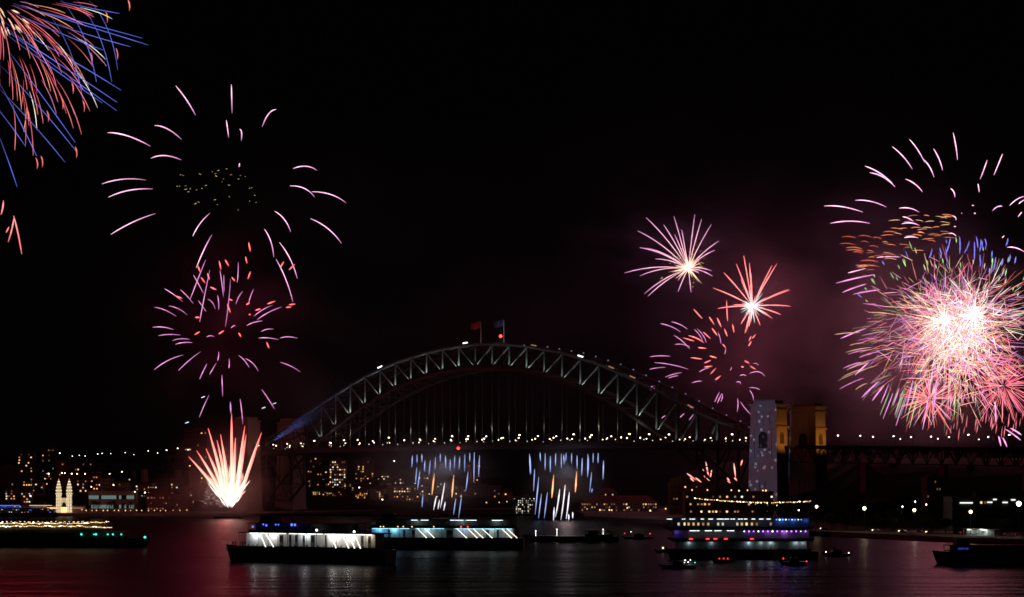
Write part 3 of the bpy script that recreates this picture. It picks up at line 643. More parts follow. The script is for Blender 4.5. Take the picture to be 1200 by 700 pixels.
for x, y, x2, y2 in ((980, 332, 1025, 322), (987, 343, 1015, 333), (1000, 345, 1030, 340), (985, 397, 1015, 385), (1002, 440, 1018, 425), (1010, 466, 1030, 447), (1022, 470, 1036, 452), (1178, 503, 1196, 516), (1184, 502, 1197, 510), (1170, 511, 1173, 523), (1175, 513, 1180, 524), (1166, 470, 1167, 494)):
    b.trail([(x, y), ((x+x2)/2, (y+y2)/2-1.2), (x2, y2)], jit((1.7, .6, 1.3), .2), None, .85, .75, 'mauve_trail')
for k in range(40):
    x = rnd.uniform(1110, 1200); y = rnd.uniform(480, 505); l = rnd.uniform(6, 15)
    b.trail([(x, y), (x-1.5, y+l)], jit((.9, .22, .25), .4), None, .5, .4, 'red_trail')
b.done()
# corner burst, upper left
b = Burst('red, cream and blue burst cut off by the upper left corner', -6, 4, 1000, 205)
for p in ([(104, 0), (131, 27), (138, 82)], [(90, 0), (121, 34), (131, 96)], [(72, 0), (103, 36), (113, 96)], [(60, 20), (89, 60), (97, 117)],
          [(70, 2), (105, 10), (140, 16)], [(15, 6), (95, 25), (167, 45)], [(15, 4), (100, 30), (174, 53)], [(40, 20), (100, 41), (153, 55)], [(10, 12), (70, 40), (121, 59)],
          [(0, 24), (72, 62), (142, 106)], [(5, 34), (72, 76), (137, 120)], [(2, 32), (70, 82), (137, 130)], [(4, 38), (60, 80), (120, 121)], [(0, 28), (52, 64), (104, 98)],
          [(10, 60), (50, 112), (88, 167)], [(0, 105), (40, 145), (76, 190)], [(-4, 152), (10, 188), (20, 219)], [(2, 78), (48, 125), (89, 177)], [(-2, 95), (22, 138), (43, 183)], [(-10, 118), (14, 148), (30, 172)]):
    b.trail(p, jit((.10, .12, .5), .2), jit((.2, .27, 1.4), .15), .24, .4, 'blue_trail')
for k in range(88):
    a = rnd.uniform(.02, 1.65); d0 = rnd.uniform(15, 125); l = rnd.uniform(22, 62); d1 = min(196, d0+l)
    cx, cy_ = -4, 0
    p0 = (cx+math.cos(a)*d0, cy_+math.sin(a)*d0); a2 = a+rnd.uniform(.02, .11)*(1 if a < 1.3 else .3)
    p2 = (cx+math.cos(a2)*d1, cy_+math.sin(a2)*d1+l*.05); mid = ((p0[0]+p2[0])/2+l*.07, (p0[1]+p2[1])/2-l*.07)
    if p2[0] > 132: continue
    q = rnd.random()
    c0, c1 = ((.7, .07, .11), (1.5, .30, .36)) if q < .62 else ((.9, .25, .12), (1.2, .5, .22)) if q < .78 else ((.7, .16, .4), (1.1, .4, .7)) if q < .88 else ((1.2, 1.4, .9), (1.6, 1.4, 1.0))
    b.trail([p0, mid, p2], jit(c0), jit(c1), .26, .38)
for x, y in ((124, 14), (136, 57), (106, 62), (97, 118), (84, 97), (72, 115), (42, 185), (48, 183), (88, 172), (150, 0), (32, 130), (55, 130)):
    b.trail([(x, y), (x+3, y+6), (x+1.5, y+13)], jit((1.3, .3, .25), .2), (.8, .15, .12), .8, .5, 'red_trail')
for k in range(26):
    a = rnd.uniform(0, 1.6); d0 = rnd.uniform(2, 40); b.trail([(-6+math.cos(a)*d0, 2+math.sin(a)*d0), (-6+math.cos(a)*(d0+9), 2+math.sin(a)*(d0+10))], jit((1.6, .9, .6), .3), None, .6, .4, 'core_spark')
b.done()
b = Burst('short falling red streaks alone at the left edge under the corner burst', 14, 270, 1000, 1, name='falling_sparks')
for p in ([(16, 253), (22, 274), (25.5, 298)], [(16.5, 255), (14.5, 270), (9.5, 284)], [(10.5, 266), (7, 273)], [(4, 235), (4, 244), (1, 252)]):
    b.trail(p, (1.7, .5, .5), (1.5, .25, .25), .9, .7, flat=True)
b.done()
# cascades falling from the deck
def cascade(label, cx, blues, whites, oranges):
    t = bt(cx, -12); Y = B(t, -12, 0).y
    b = Burst(label, cx, 560, Y, 1, name='firework_cascade')
    f = lambda s_: tr(460, 500, 4.286, s_)
    for p in f(blues): b.trail(p, jit((.55, .75, 1.35), .25), jit((.38, .52, 1.2), .25), .62, .45, 'blue_streak', flat=True)
    for p in f(whites): b.trail(p, (1.6, 1.5, 1.6), (1.0, 1.0, 1.2), .85, .55, 'white_comet', flat=True)
    for p in f(oranges): b.trail(p, (1.6, .7, .3), (2.2, .9, .35), .8, 1.0, 'orange_comet', flat=True)
    b.done()
    lamp('cascade_glow', W(cx, 552, Y-6), 5000, (.6, .7, 1), 6); lamp('cascade_comet_glow', W(cx, 570, Y-6), 5000, (1, .6, .4), 5)
cascade('left curtain of blue white streaks falling from the bridge deck', 522, '100,145 97,205;123,140 123,185;147,138 148,180;163,170 160,230;190,170 183,245;216,152 213,220;240,135 240,178;266,145 267,210;290,165 289,222;313,145 310,213;338,150 334,217;363,138 362,230;388,133 388,178;411,130 408,280;437,145 432,250;122,205 115,290;138,222 125,318;380,225 368,325;153,335 148,405;318,360 306,445;348,340 332,458;378,235 374,290', '262,283 253,345 240,410;220,350 206,420;236,368 228,415;265,378 257,423', '210,235 198,342;308,242 298,355')
cascade('right curtain of blue white streaks falling from the bridge deck', 664, '688,138 692,240;691,150 695,235;741,130 743,175;767,134 766,220;793,148 792,230;820,135 818,200;848,135 848,210;872,130 870,175;860,140 862,190;900,133 899,187;927,145 927,215;953,158 950,247;981,138 980,255;985,150 982,240;1008,133 1007,182;1033,133 1032,185;1060,170 1057,267;1000,230 990,330;1003,310 1000,332;714,213 708,325;735,252 716,443;748,337 733,462;778,330 762,462', '867,293 860,380 845,470;840,313 832,390 818,455;888,328 882,400 872,465;812,405 808,478;905,430 905,462;885,440 885,470', '810,240 800,358;925,225 918,330')

# ------------------------------------------------------------------ buildings of the two shores
WB = {k: bpy.data.materials[v] for k, v in dict(w='warm_window', a='amber_window', c='white_window', d='dim_window', y='yellow_window', t='teal_window').items()}
for k_, m_ in list(WB.items()):
    for sfx, g_ in (('2', .45), ('3', .2)):
        c_ = m_.node_tree.nodes['Emission'].inputs
        WB[k_+sfx] = emit(m_.name+('_soft' if sfx == '2' else '_faint'), tuple(c_[0].default_value)[:3], c_[1].default_value*g_)
def pane_mesh(w_, h_, m):
    return MB().box(-w_/2, w_/2, -.10, .05, -h_/2, h_/2).mesh('window', m)
_pm = {}
def pane(w_, h_, key):
    k = (round(w_, 1), round(h_, 1), key)
    if k not in _pm: _pm[k] = pane_mesh(w_, h_, M['glass'] if key == '-' else WB[key])
    return _pm[k]
def building(name, label, cat, x0, x1, ytop, Y, wall, cols=4, rows=5, lit=.4, kinds='wwad', gz=None, depth=14, roof='flat', yaw=0, ww=None, hh=None, ground=0):
    a, b_ = (x0-600)/F*Y, (x1-600)/F*Y; cx = (a+b_)/2; w_ = (b_-a)
    base = (hill(cx, Y) if gz is None else gz)-.6; top = W(0, ytop, Y).z; h = max(5, top-base)
    o = thing(name, label, cat, (cx, Y, base), yaw)
    MB().box(-w_/2, w_/2, 0, depth, 0, h).build('wall', wall, o)
    if roof == 'hip':
        e = .5; rz = min(w_, depth)*.28
        mb = MB(); mb.add([(-w_/2-e, -e, h+.01), (w_/2+e, -e, h+.01), (w_/2+e, depth+e, h+.01), (-w_/2-e, depth+e, h+.01), (-w_/2+depth*.35, depth/2, h+rz), (w_/2-depth*.35, depth/2, h+rz)] if w_ > depth*.8 else
                   [(-w_/2-e, -e, h+.01), (w_/2+e, -e, h+.01), (w_/2+e, depth+e, h+.01), (-w_/2-e, depth+e, h+.01), (-.1, depth/2, h+rz), (.1, depth/2, h+rz)],
                   [(0, 1, 5, 4), (1, 2, 5), (2, 3, 4, 5), (3, 0, 4), (3, 2, 1, 0)])
        mb.build('roof', M['roof'], o)
    else:
        MB().box(-w_/2-.3, w_/2+.3, -.3, depth+.3, h+.003, h+.9).build('parapet', wall, o)
        MB().box(-w_*.15, w_*.25, depth*.3, depth*.7, h+.903, h+3.4).build('lift_house', M['darkwall'], o)
    if not ww:
        c2, r2_ = round(cols*1.4), round(rows*1.35)
        if c2*r2_ <= 100: cols, rows = c2, r2_
        elif cols*r2_ <= 100: rows = r2_
    pw, ph = w_/cols, (h-1.5-ground)/rows; ww_ = ww or min(1.5, pw*.5); hh_ = hh or min(1.25, ph*.45)
    for i in range(cols):
        for j in range(rows):
            k = rnd.choice(kinds)+('' if ww else rnd.choice(('', '', '2', '3'))) if rnd.random() < lit*(1 if ww else .85) else '-'
            q = put('window', pane(ww_, hh_, k), o, (-w_/2+(i+.5+(0 if ww else rnd.uniform(-.12, .12)))*pw, 0, 1.2+ground+(j+.5)*ph))
            if k != '-': q.name = 'lit_window'
    return o
D, RN, BK, CN = M['darkwall'], M['render'], M['brick'], M['concrete']
building('apartment_tower', 'dark tower with scattered warm windows near the left edge of the north shore', 'apartment tower', 21, 38, 531, 1760, D, 4, 9, .34, 'wwadd')
building('apartment_tower', 'dark tower with amber windows left behind the twin spired gate', 'apartment tower', 49, 63, 526, 1780, D, 4, 10, .32, 'aawdd')
building('apartment_block', 'wide low dark block above the twin spired gate', 'apartment block', 66, 108, 541, 1740, RN, 10, 4, .10, 'ddw')
building('apartment_block', 'dark stepped block at the extreme left shore', 'apartment block', -6, 19, 548, 1720, D, 6, 5, .12, 'ddw')
building('apartment_block', 'pale narrow block behind the glass fronted hall', 'apartment block', 117, 130, 562, 1640, RN, 3, 4, .10, 'dd')
building('terrace_house', 'dim house with a tiled roof behind the right end of the glass fronted hall', 'house', 136, 152, 566, 1650, RN, 4, 3, .2, 'dd', roof='hip')
building('dance_hall', 'long glass fronted hall lit teal on the left shore', 'hall', 104, 157, 577, 1530, CN, 18, 2, .85, 'tttt', depth=18, ww=2.0, hh=3.2)
building('brick_house', 'brick house with dim red windows left of the comet fountain', 'house', 172, 200, 580, 1530, BK, 6, 2, .7, 'dd', roof='hip')
building('brick_house', 'small brick house nearest the comet fountain on its left', 'house', 203, 220, 584, 1535, BK, 4, 2, .25, 'dd', roof='hip')
building('apartment_tower', 'tall tower with warm upper windows behind the comet fountain', 'apartment tower', 216, 243, 505, 1800, D, 6, 13, .32, 'wwwad')
building('apartment_block', 'block with two amber lights at its top, left under the arch', 'apartment block', 360, 377, 536, 1800, D, 4, 8, .14, 'add')
building('apartment_block', 'block with many white and warm windows, second tower from the left under the arch', 'apartment block', 386, 405, 540, 1780, RN, 5, 8, .55, 'cwwcd')
building('apartment_block', 'low block stepped down to the left from the bright white windowed tower', 'apartment block', 377.5, 386, 549, 1779, D, 2, 6, .3, 'wwd')
building('apartment_block', 'block with an amber crown of windows, third tower from the left under the arch', 'apartment block', 416, 438, 540, 1790, D, 6, 9, .26, 'aadw')
building('apartment_block', 'small block with square white windows right of the amber crowned tower', 'apartment block', 442, 456, 557, 1770, D, 4, 5, .4, 'cwd')
building('boathouse', 'long low waterfront building with a row of yellow windows under the arch', 'boathouse', 364, 403, 576, 1700, BK, 12, 3, .42, 'yywa', roof='hip')
building('terrace_house', 'narrow house with amber windows right of the yellow lit boathouse', 'house', 416, 431, 576, 1705, BK, 4, 4, .6, 'aawd', roof='hip')
building('terrace_house', 'house with scattered dim windows, second right of the yellow lit boathouse', 'house', 433, 449, 573, 1710, RN, 4, 4, .3, 'awd', roof='hip')
building('apartment_block', 'wide waterfront block with warm windows behind the left blue curtain', 'apartment block', 455, 500, 571, 1720, RN, 11, 4, .36, 'wwadd')
building('apartment_tower', 'slim tower with dim red windows right of the left blue curtain', 'apartment tower', 546, 563, 544, 1830, BK, 5, 9, .45, 'ddda', gz=2)
building('apartment_block', 'waterfront block with a few warm windows between the two blue curtains', 'apartment block', 528, 587, 570, 1800, D, 13, 5, .22, 'wwad', gz=2)
building('office_block', 'office block with a grid of white lit windows left of the right blue curtain', 'office', 602, 627, 583, 1520, D, 8, 6, .62, 'cccw', gz=0)
building('terrace_house', 'small dark house between the white windowed office and the slim red tower', 'house', 588, 601, 577, 1800, BK, 3, 3, .2, 'wd', gz=2, roof='hip')
building('wharf_shed', 'long wharf shed with a warmly lit front behind the bridge, right of the blue curtains', 'wharf shed', 681, 770, 589, 1530, RN, 22, 2, .45, 'ddwd', gz=2, roof='hip', depth=22)
building('terrace_house', 'dark house with a few white windows above the wharf shed', 'house', 700, 722, 577, 1600, D, 6, 3, .2, 'cwd', gz=2.6, roof='hip')
building('warehouse', 'dark warehouse with one wide dim window left of the violet pylon', 'warehouse', 785, 828, 567, 1420, BK, 9, 4, .14, 'ddw', gz=2.6)
building('hotel', 'low waterfront hotel with amber lamps and white windows in front of the violet pylon foot', 'hotel', 803, 906, 577.5, 1130, BK, 24, 3, .42, 'cwwad', gz=2.6, depth=18)
building('terminal_building', 'dark flat building with white windows at the right edge of the quay', 'terminal', 1116, 1206, 584, 960, D, 20, 3, .05, 'dw', gz=3.5, depth=20)
for x0_, x1_, y_ in ((1125, 1140, 589.5), (1157, 1163, 588.8), (1175, 1181, 589), (1185, 1190, 586), (1164, 1168, 585.5)):
    tb = bpy.data.objects['terminal_building']; a_, b_ = W(x0_, y_, 959.6)-tb.location, W(x1_, y_, 959.6)-tb.location
    MB().box(a_.x, b_.x, -.45, -.05, a_.z-.35, a_.z+.35).build('lit_sign_strip', M['win_white'], tb)
building('terrace_house', 'dim red windowed house among the trees under the south approach', 'house', 1086, 1106, 560, 1060, BK, 5, 3, .25, 'dd', gz=14, roof='hip')

for px, Y, yt in ((12, 1620, 574), (30, 1600, 577), (44, 1660, 566), (96, 1680, 562), (112, 1700, 557), (150, 1700, 560), (165, 1640, 568), (178, 1660, 566), (190, 1640, 571), (206, 1660, 566), (222, 1600, 575), (238, 1640, 569), (250, 1690, 560), (331, 1740, 568), (346, 1720, 573), (358, 1780, 560), (376, 1730, 571), (409, 1760, 566), (426, 1730, 574), (452, 1760, 566), (468, 1790, 560), (482, 1770, 565), (496, 1800, 558), (512, 1800, 566)):
    g = building('terrace_house', 'small dark hillside house with a few faint windows on the north shore', 'house', px-6, px+6, yt, Y, rnd.choice((D, BK, RN)), 3, 3, .45, 'wadc', roof='hip', depth=9); g['group'] = 'small hillside houses on the north shore'
# the twin spired gate of the amusement park: tall lit towers joined by an arch
def gate():
    Y = 1500; c = W(75, 597, Y); c.z = 2.2
    o = thing('amusement_park_gate', 'bright white gate with two tall spired towers on the left shore', 'park gate', c)
    em = emit('lit_cream_tower', (1, .74, .40), .55, True); rim = emit('tower_bulbs', (1, .85, .55), 3)  # tower and arch walls glow themselves in place of lamplight on cream paint
    for sx in (-1, 1):
        x = sx*4.6; p = []
        MB().lathe([(2.0, 0), (2.0, 16), (2.5, 16.01), (2.5, 17.2), (2.2, 17.21), (2.35, 19.5), (1.9, 22.5), (1.3, 25), (.7, 27.3), (.12, 30)], (x, 0, 0), 10).build('tower', em, o)
        mb = MB()
        for z, r in ((16.6, 2.6), (19.5, 2.45), (22.5, 2.0), (25, 1.4), (27.3, .8)):
            for k in range(10): a = 2*math.pi*k/10; mb.ball((x+r*math.cos(a), r*math.sin(a), z), .22, 5, 4)
        for a in range(5):
            for z in range(12): mb.ball((x+2.1*math.cos(a*math.pi/4+math.pi), 2.1*math.sin(a*math.pi/4+math.pi), 1+z*1.3), .2, 5, 4)
        mb.build('tower_bulbs', rim, o)
    mb = MB(); n = 14
    for i in range(n):
        a, b_ = math.pi*i/n, math.pi*(i+1)/n
        mb.bar((2.3*math.cos(a), 0, 6+3.6*math.sin(a)), (2.3*math.cos(b_), 0, 6+3.6*math.sin(b_)), .7)
    mb.box(-2.6, 2.6, .3, 1.2, 9.4, 13)
    mb.build('entrance_arch', em, o)
    MB().box(-2.6, 2.6, .5, 1.5, 0, 5).build('entrance_doors', M['win_warm'], o)
    for sx, w_ in ((-1, 13), (1, 11)):
        x0_, x1_ = sorted((sx*6.7, sx*(6.7+w_)))
        MB().box(x0_, x1_, 0, 5, 0, 6).build('side_pavilion', M['cream'], o)
        MB().box(x0_+.6, x1_-.6, -.15, .03, 3.6, 4.6).build('lit_sign_band', M['win_warm'] if sx < 0 else M['win_dim'], o)
gate()

# lamps along the shores
sl = lamp_post('shore_lamp', 'small globe lamp along the far promenade', 'lamps along the far shore', 5, (), M['bulb_warm'], .55)
def far_lamps(rows, label, group, mt, sc=(.7, 1.1)):
    for px, py, Y in rows:
        p = W(px, py, Y); gz = hill(p.x, Y) if Y > 1440 and p.x < 60+(Y-1700)*0 else 2.6
        h = max(2.0, p.z-gz); k = rnd.uniform(*sc)
        o = thing('shore_lamp', label, 'street lamp', (p.x, p.y, gz), 0, group)
        MB().lathe([(.12, 0), (.07, h)], n=5).build('post', M['steel_dark'], o); MB().ball((0, 0, h+.45*k), .62*k, 7, 5).build('lamp_globe', mt, o)
far_lamps([(57, 556, 1600), (72.5, 555, 1600), (76, 555, 1605), (84, 556, 1600), (90.3, 556, 1600), (99.6, 556, 1600), (128.5, 556, 1620), (107, 571, 1590), (133, 569, 1600), (143, 553.5, 1660), (158, 577, 1525), (170, 578, 1540), (35.7, 582, 1515), (127, 575.5, 1540)],
          'warm lamp on the slope above the left shore', 'lamps on the slope above the left shore', M['bulb_warm'])
far_lamps([(x, 600+rnd.uniform(-2, 1.5), 1478+rnd.uniform(-4, 6)) for x in (96, 101, 108, 113, 121, 126, 134, 139, 147, 153, 160, 166, 174, 181, 188, 194, 203, 211, 219)],
          'small dim lamp on the promenade left of the comet fountain', 'lamps on the promenade left of the comet fountain', M['win_warm'], (.6, .9))
far_lamps([(x, 594+rnd.uniform(-7, 4), 1740+rnd.uniform(0, 40)) for x in (392, 447, 459, 468, 474, 487, 497, 503, 512, 540, 570, 585, 594)], 'small warm lamp on the far shore under the arch', 'lamps on the far shore under the arch', M['win_warm'])
far_lamps([(448, 590.5, 1700), (421, 572, 1730), (462, 541, 1850), (429, 576.5, 1720)], 'bright lamp among the houses under the arch', 'bright lamps among the houses under the arch', M['bulb_white'], (.9, 1.3))
far_lamps([(703, 598.5, 1470), (688, 597, 1475), (714, 599, 1476), (735, 596, 1480), (762, 601, 1440), (780, 597, 1400)], 'warm lamp at the front of the wharf shed', 'lamps along the wharf shed', M['bulb_gold'], (.6, 1.4))
far_lamps([(811, 575, 1120), (829, 575, 1120), (857, 575.3, 1120), (866, 576, 1120), (876, 575.3, 1120), (894, 575.6, 1120), (897.5, 575.8, 1120)], 'amber lamp in the row on the hotel front terrace', 'amber lamps along the hotel front', M['bulb_gold'], (.7, 1.0))
far_lamps([(910.5, 594, 1050)], 'single bright square lamp right of the hotel', 'lamp right of the hotel', M['bulb_warm'], (1.1, 1.1))
for k in kids(sl): bpy.data.objects.remove(k)
bpy.data.objects.remove(sl)
# festoon lights over the hotel terrace
p0, p1 = W(814, 583.5, 1060), W(951, 587, 1010)
o = thing('festoon_lights', 'long sagging string of gold bulbs over the waterfront behind the blue lit boat', 'string lights', tuple(p0))
sag = lambda u: (p1-p0)*u-Vector((0, 0, 1))*1.6*math.sin(math.pi*u)
MB().tube([sag(i/20) for i in range(21)], .05, 4).build('cable', M['black'], o)
for i in range(84):
    u = (i+.5)/84; u += rnd.uniform(-.004, .004)
    if rnd.random() < .93: MB().ball(sag(u)+Vector((0, 0, -.3+rnd.uniform(-.25, .2))), rnd.uniform(.17, .36), 6, 4).build('bulb', M['bulb_gold'] if rnd.random() < .7 else M['bulb_warm'], o)
for u, p in ((0, p0), (1, p1)):
    MB().lathe([(.16, -p.z+2.5+(0)), (.12, .2)], tuple(sag(u)), 6).build('pole', M['steel_dark'], o)
# quay on the right: tall lamps, cars, kiosk
def quay_lamp(label, px, py, off, m, r, power, col):
    p = quay(px, off); top = W(px, py, p.y).z; h = top-2.6
    o = thing('quay_lamp', label, 'street lamp', (p.x, p.y, 2.6))
    MB().lathe([(.16, 0), (.13, .8), (.08, h-.3)], n=6).build('post', M['steel'], o); MB().lathe([(r*.55, -r*.9), (r, 0), (r*.75, r*.7), (r*.1, r)], (0, 0, h), 9).build('lamp_globe', m, o)
    lamp('quay_lamp_glow', (p.x, p.y-.9, top+.1), power*.6, col, .5)
quay_lamp('warm globe lamp just right of the blue lit boat', 957, 594, 20, M['bulb_warm'], .85, 500, (1, .8, .5))
quay_lamp('tall warm globe lamp on the quay, third lamp from the right', 1013, 596, 3, M['bulb_warm'], 1.0, 1400, (1, .85, .55))
quay_lamp('white globe lamp among the trees left of the kiosk', 1071.5, 598, 24, M['bulb_warm'], .9, 900, (.95, 1, .8))
quay_lamp('warm globe lamp on a post at the left end of the kiosk', 1137.5, 600, 3, M['bulb_warm'], .9, 1400, (1, .9, .65))
quay_lamp('tallest and brightest white lamp by the right edge of the quay', 1194, 590.5, 5, M['bulb_white'], 1.3, 4000, (.85, 1, .95))
for i, (px, py, off) in enumerate(((1057.6, 594, 34), (1085.5, 591.6, 36), (1072.5, 588, 40), (936, 598, 16), (1000, 540.5, 120), (1146, 542.5, 60), (1146, 554, 60))):
    if i < 4: quay_lamp(['small lamp left of the white globe among the trees', 'small lamp right of the white globe among the trees', 'small green white lamp directly above the white globe', 'small white lamp above the right end of the blue lit boat'][i], px, py, off, M['bulb_white'], .42, 60, (.9, 1, .9))
p = quay(1147, 4.0)
o = thing('ticket_kiosk', 'pale lit kiosk with a flat roof on the right quay', 'kiosk', (p.x, p.y, 2.6), math.atan2(QD.y, QD.x))
MB().box(-9, 9, 1, 4, 0, 3.0).build('wall', M['white'], o); MB().box(-9.8, 9.8, -1.2, 4.4, 3.003, 3.4).build('roof', M['white'], o)
for x in (-9.2, -4.5, 0, 4.5, 9.2): MB().box(x-.12, x+.12, -1, -.76, 0, 3.0).build('roof_post', M['white'], o)
for x in (-6.7, -2.2, 2.2, 6.7): MB().box(x-1.4, x+1.4, .9, 1.02, 1, 2.4).build('serving_window', M['win_teal'], o)
for x in (-6, 4): MB().box(x-1.2, x+1.2, -.4, 0, 2.8, 2.98).build('ceiling_light', M['bulb_white'], o)
lamp('kiosk_light', tuple(o.location+Vector((0, -3.5, 2.7))), 260, (.85, 1, .85), .5)
def car(label, px, off, body, head, facing):
    p = quay(px, off); o = thing('parked_car', label, 'car', (p.x, p.y, 2.635), math.atan2(QD.y, QD.x)+(0 if facing > 0 else math.pi), 'cars along the quay road')
    pr = [(-2.2, .35), (2.15, .35), (2.25, .75), (1.35, .95), (.6, 1.42), (-1.0, 1.45), (-1.9, 1.0), (-2.25, .9)]; n = len(pr); mb = MB()
    mb.add([(x, -.86, z) for x, z in pr]+[(x, .86, z) for x, z in pr], [tuple(range(n)), tuple(range(n, 2*n))[::-1]]+[((i+1) % n, i, n+i, n+(i+1) % n) for i in range(n)])
    bo = mb.build('body', body, o); bv = bo.modifiers.new('b', 'BEVEL'); bv.width = .06; bv.segments = 2
    g = [(1.2, .98), (.58, 1.36), (-.95, 1.38), (-1.6, 1.02)]; mb = MB()
    mb.add([(x, -.875, z) for x, z in g]+[(x, .875, z) for x, z in g], [(0, 1, 2, 3), (7, 6, 5, 4)]+[((i+1) % 4, i, 4+i, 4+(i+1) % 4) for i in range(4)]); mb.build('side_window', M['glass'], o)
    for x in (-1.4, 1.4):
        for y in (-.82, .82):
            mb = MB(); mb.tube([(x, y-.1, .33), (x, y+.1, .33)], .33, 10); mb.build('wheel', M['black'], o)
    for y in (-.6, .6):
        MB().ball((2.24, y, .72), .36 if head else .14, 7, 5).build('headlight', M['bulb_warm'] if head else M['glass'], o)
        MB().box(-2.36, -2.2, y-.3, y+.3, .65, 1.0).build('tail_light', M['bulb_tail'] if not head else M['flagred'], o)
for i, (px, off, bd, hd, fc) in enumerate(((966, 8, 'carblack', 1, -1), (1027, 8, 'carwhite', 1, -1), (1058, 8, 'carblack', 1, -1), (1078, 12, 'carred', 0, 1), (1090, 8, 'carwhite', 1, -1), (1121, 12, 'carblack', 0, 1), (1131, 12, 'carred', 0, 1), (1174, 12, 'carblack', 0, 1), (1182, 12, 'carwhite', 0, 1), (1195, 12, 'carred', 0, 1))):
    car(['black car with headlights on just right of the blue lit boat', 'white car with headlights on near the tall warm lamp', 'black car with headlights on left of the red tail lights', 'red car showing tail lights left of the kiosk', 'white car with headlights on left of the kiosk', 'black car showing tail lights at the left end of the kiosk', 'red car showing tail lights in front of the kiosk', 'black car showing tail lights right of the kiosk', 'white car showing tail lights under the brightest quay lamp', 'red car showing tail lights at the right edge of the quay'][i], px, off, M[bd], hd, fc)
o = thing('quay_railing', 'low dark railing along the edge of the right quay', 'railing', tuple(qa))
for z in (.5, 1.05): 
    MB().bar(Vector((0, 0, 2.6+z))+QN*.6, qb-qa+Vector((0, 0, 2.6+z))+QN*.6, .07).build('rail', M['steel_dark'], o)
mb = MB()
for i in range(70): q = (qb-qa)*(i/69)+QN*.6; mb.bar(q+Vector((0, 0, 2.6)), q+Vector((0, 0, 3.7)), .08)
mb.build('railing_posts', M['steel_dark'], o)

# ------------------------------------------------------------------ trees
def tree_meshes(seed, h, rad):
    r = random.Random(seed); tk = MB(); lf = MB()
    tk.tube([(0, 0, -.6), (.1, .05, h*.25), (.2, -.1, h*.5), (.1, .1, h*.75)], [.42, .33, .24, .1], 7)
    cl = []
    for i in range(9):
        a = i*2.4+r.uniform(-.4, .4); z0 = h*r.uniform(.28, .6); e = Vector((math.cos(a)*rad*r.uniform(.4, .85), math.sin(a)*rad*r.uniform(.4, .85), z0+h*r.uniform(.12, .33)))
        tk.tube([(.15, 0, z0), tuple(e*.5+Vector((0, 0, z0*.52))), tuple(e)], [.16, .1, .04], 5); cl.append((e, r.uniform(.3, .52)*rad))
    cl += [(Vector((r.uniform(-.3, .3)*rad, r.uniform(-.3, .3)*rad, h*.84)), .45*rad), (Vector((0, 0, h*.6)), .5*rad)]
    for c, q in cl:
        for k in range(95):
            d = Vector((r.gauss(0, 1), r.gauss(0, 1), r.gauss(0, .75))).normalized()*q*r.uniform(.45, 1.08); p = c+d; s = r.uniform(.3, .62)
            u = Vector((r.gauss(0, 1), r.gauss(0, 1), r.gauss(0, 1))).normalized(); v = u.orthogonal().normalized()
            lf.add([p-u*s, p+v*s*.6, p+u*s, p-v*s*.6], [(0, 1, 2, 3)])
    return tk.mesh('trunk', M['bark']), lf.mesh('crown', M['leaf'])
TM = [tree_meshes(i, h, r_) for i, (h, r_) in enumerate(((13, 5.5), (16, 6.2), (10.5, 5.2)))]
def tree(label, group, loc, sc, v):
    o = thing('tree', label, 'tree', loc, rnd.uniform(0, 6.28), group); o.scale = (sc,)*3
    put('trunk', TM[v][0], o); put('crown', TM[v][1], o)
def wk(px, Y): return (px-600)/F*Y
for px, Y in ((900, 1080), (915, 1040), (930, 1090), (922, 1150), (948, 1030), (945, 1120), (965, 1075), (978, 1010), (985, 1130), (1000, 1060), (1016, 1000), (1022, 1110), (1036, 1040), (1048, 985), (1055, 1090), (1066, 1030), (1080, 985), (1090, 1085), (1098, 1010), (1112, 1050), (1124, 1000), (1140, 1045), (1150, 985), (1166, 1030), (1180, 990), (1192, 1050), (1203, 1005), (890, 1120)):
    x = wk(px, Y); tree('dark leafy tree in the grove under the south approach', 'trees in the grove under the south approach', (x, Y, hill_s(x, Y)-.1), rnd.uniform(.8, 1.25), rnd.randrange(3))
for px, Y in ((935, 1270), (950, 1330), (962, 1250), (978, 1340), (990, 1290), (1004, 1350), (1018, 1280), (1030, 1340), (1042, 1260), (1058, 1320), (1070, 1360), (1084, 1280), (1096, 1340), (1110, 1270), (1122, 1350), (1136, 1300), (1150, 1340), (1164, 1270), (1176, 1330), (1188, 1290), (1200, 1340)):
    x = wk(px, Y); tree('dark tree on the hill behind the south approach viaduct', 'trees on the hill behind the south approach', (x, Y, hill_s(x, Y)-.3), rnd.uniform(.55, .85), 2)
for px, off in ((975, 22), (992, 19), (1030, 20), (1046, 24), (1094, 20), (1108, 22), (1160, 22), (1176, 24)):
    p = quay(px, off); tree('small leafy tree along the quay road', 'trees along the quay road', (p.x, p.y, 2.5), rnd.uniform(.55, .8), 2)
for px, Y in ((-4, 1600), (8, 1640), (30, 1610), (44, 1640), (62, 1620), (88, 1600), (110, 1600), (126, 1620), (150, 1610), (163, 1560), (168, 1620), (184, 1600), (196, 1570), (208, 1620), (226, 1590), (240, 1610), (345, 1740), (357, 1700), (380, 1745), (407, 1720), (412, 1760), (450, 1750), (466, 1775), (505, 1800), (517, 1790)):
    x = wk(px, Y); tree('dark tree among the houses on the north shore', 'trees on the north shore slope', (x, Y, hill(x, Y)-.3), rnd.uniform(.7, 1.15), rnd.randrange(3))
pt, pf = MB(), MB()
pt.tube([(0, 0, -.3), (.15, 0, 3), (.1, .1, 6.2), (0, 0, 9)], [.38, .3, .26, .24], 7)
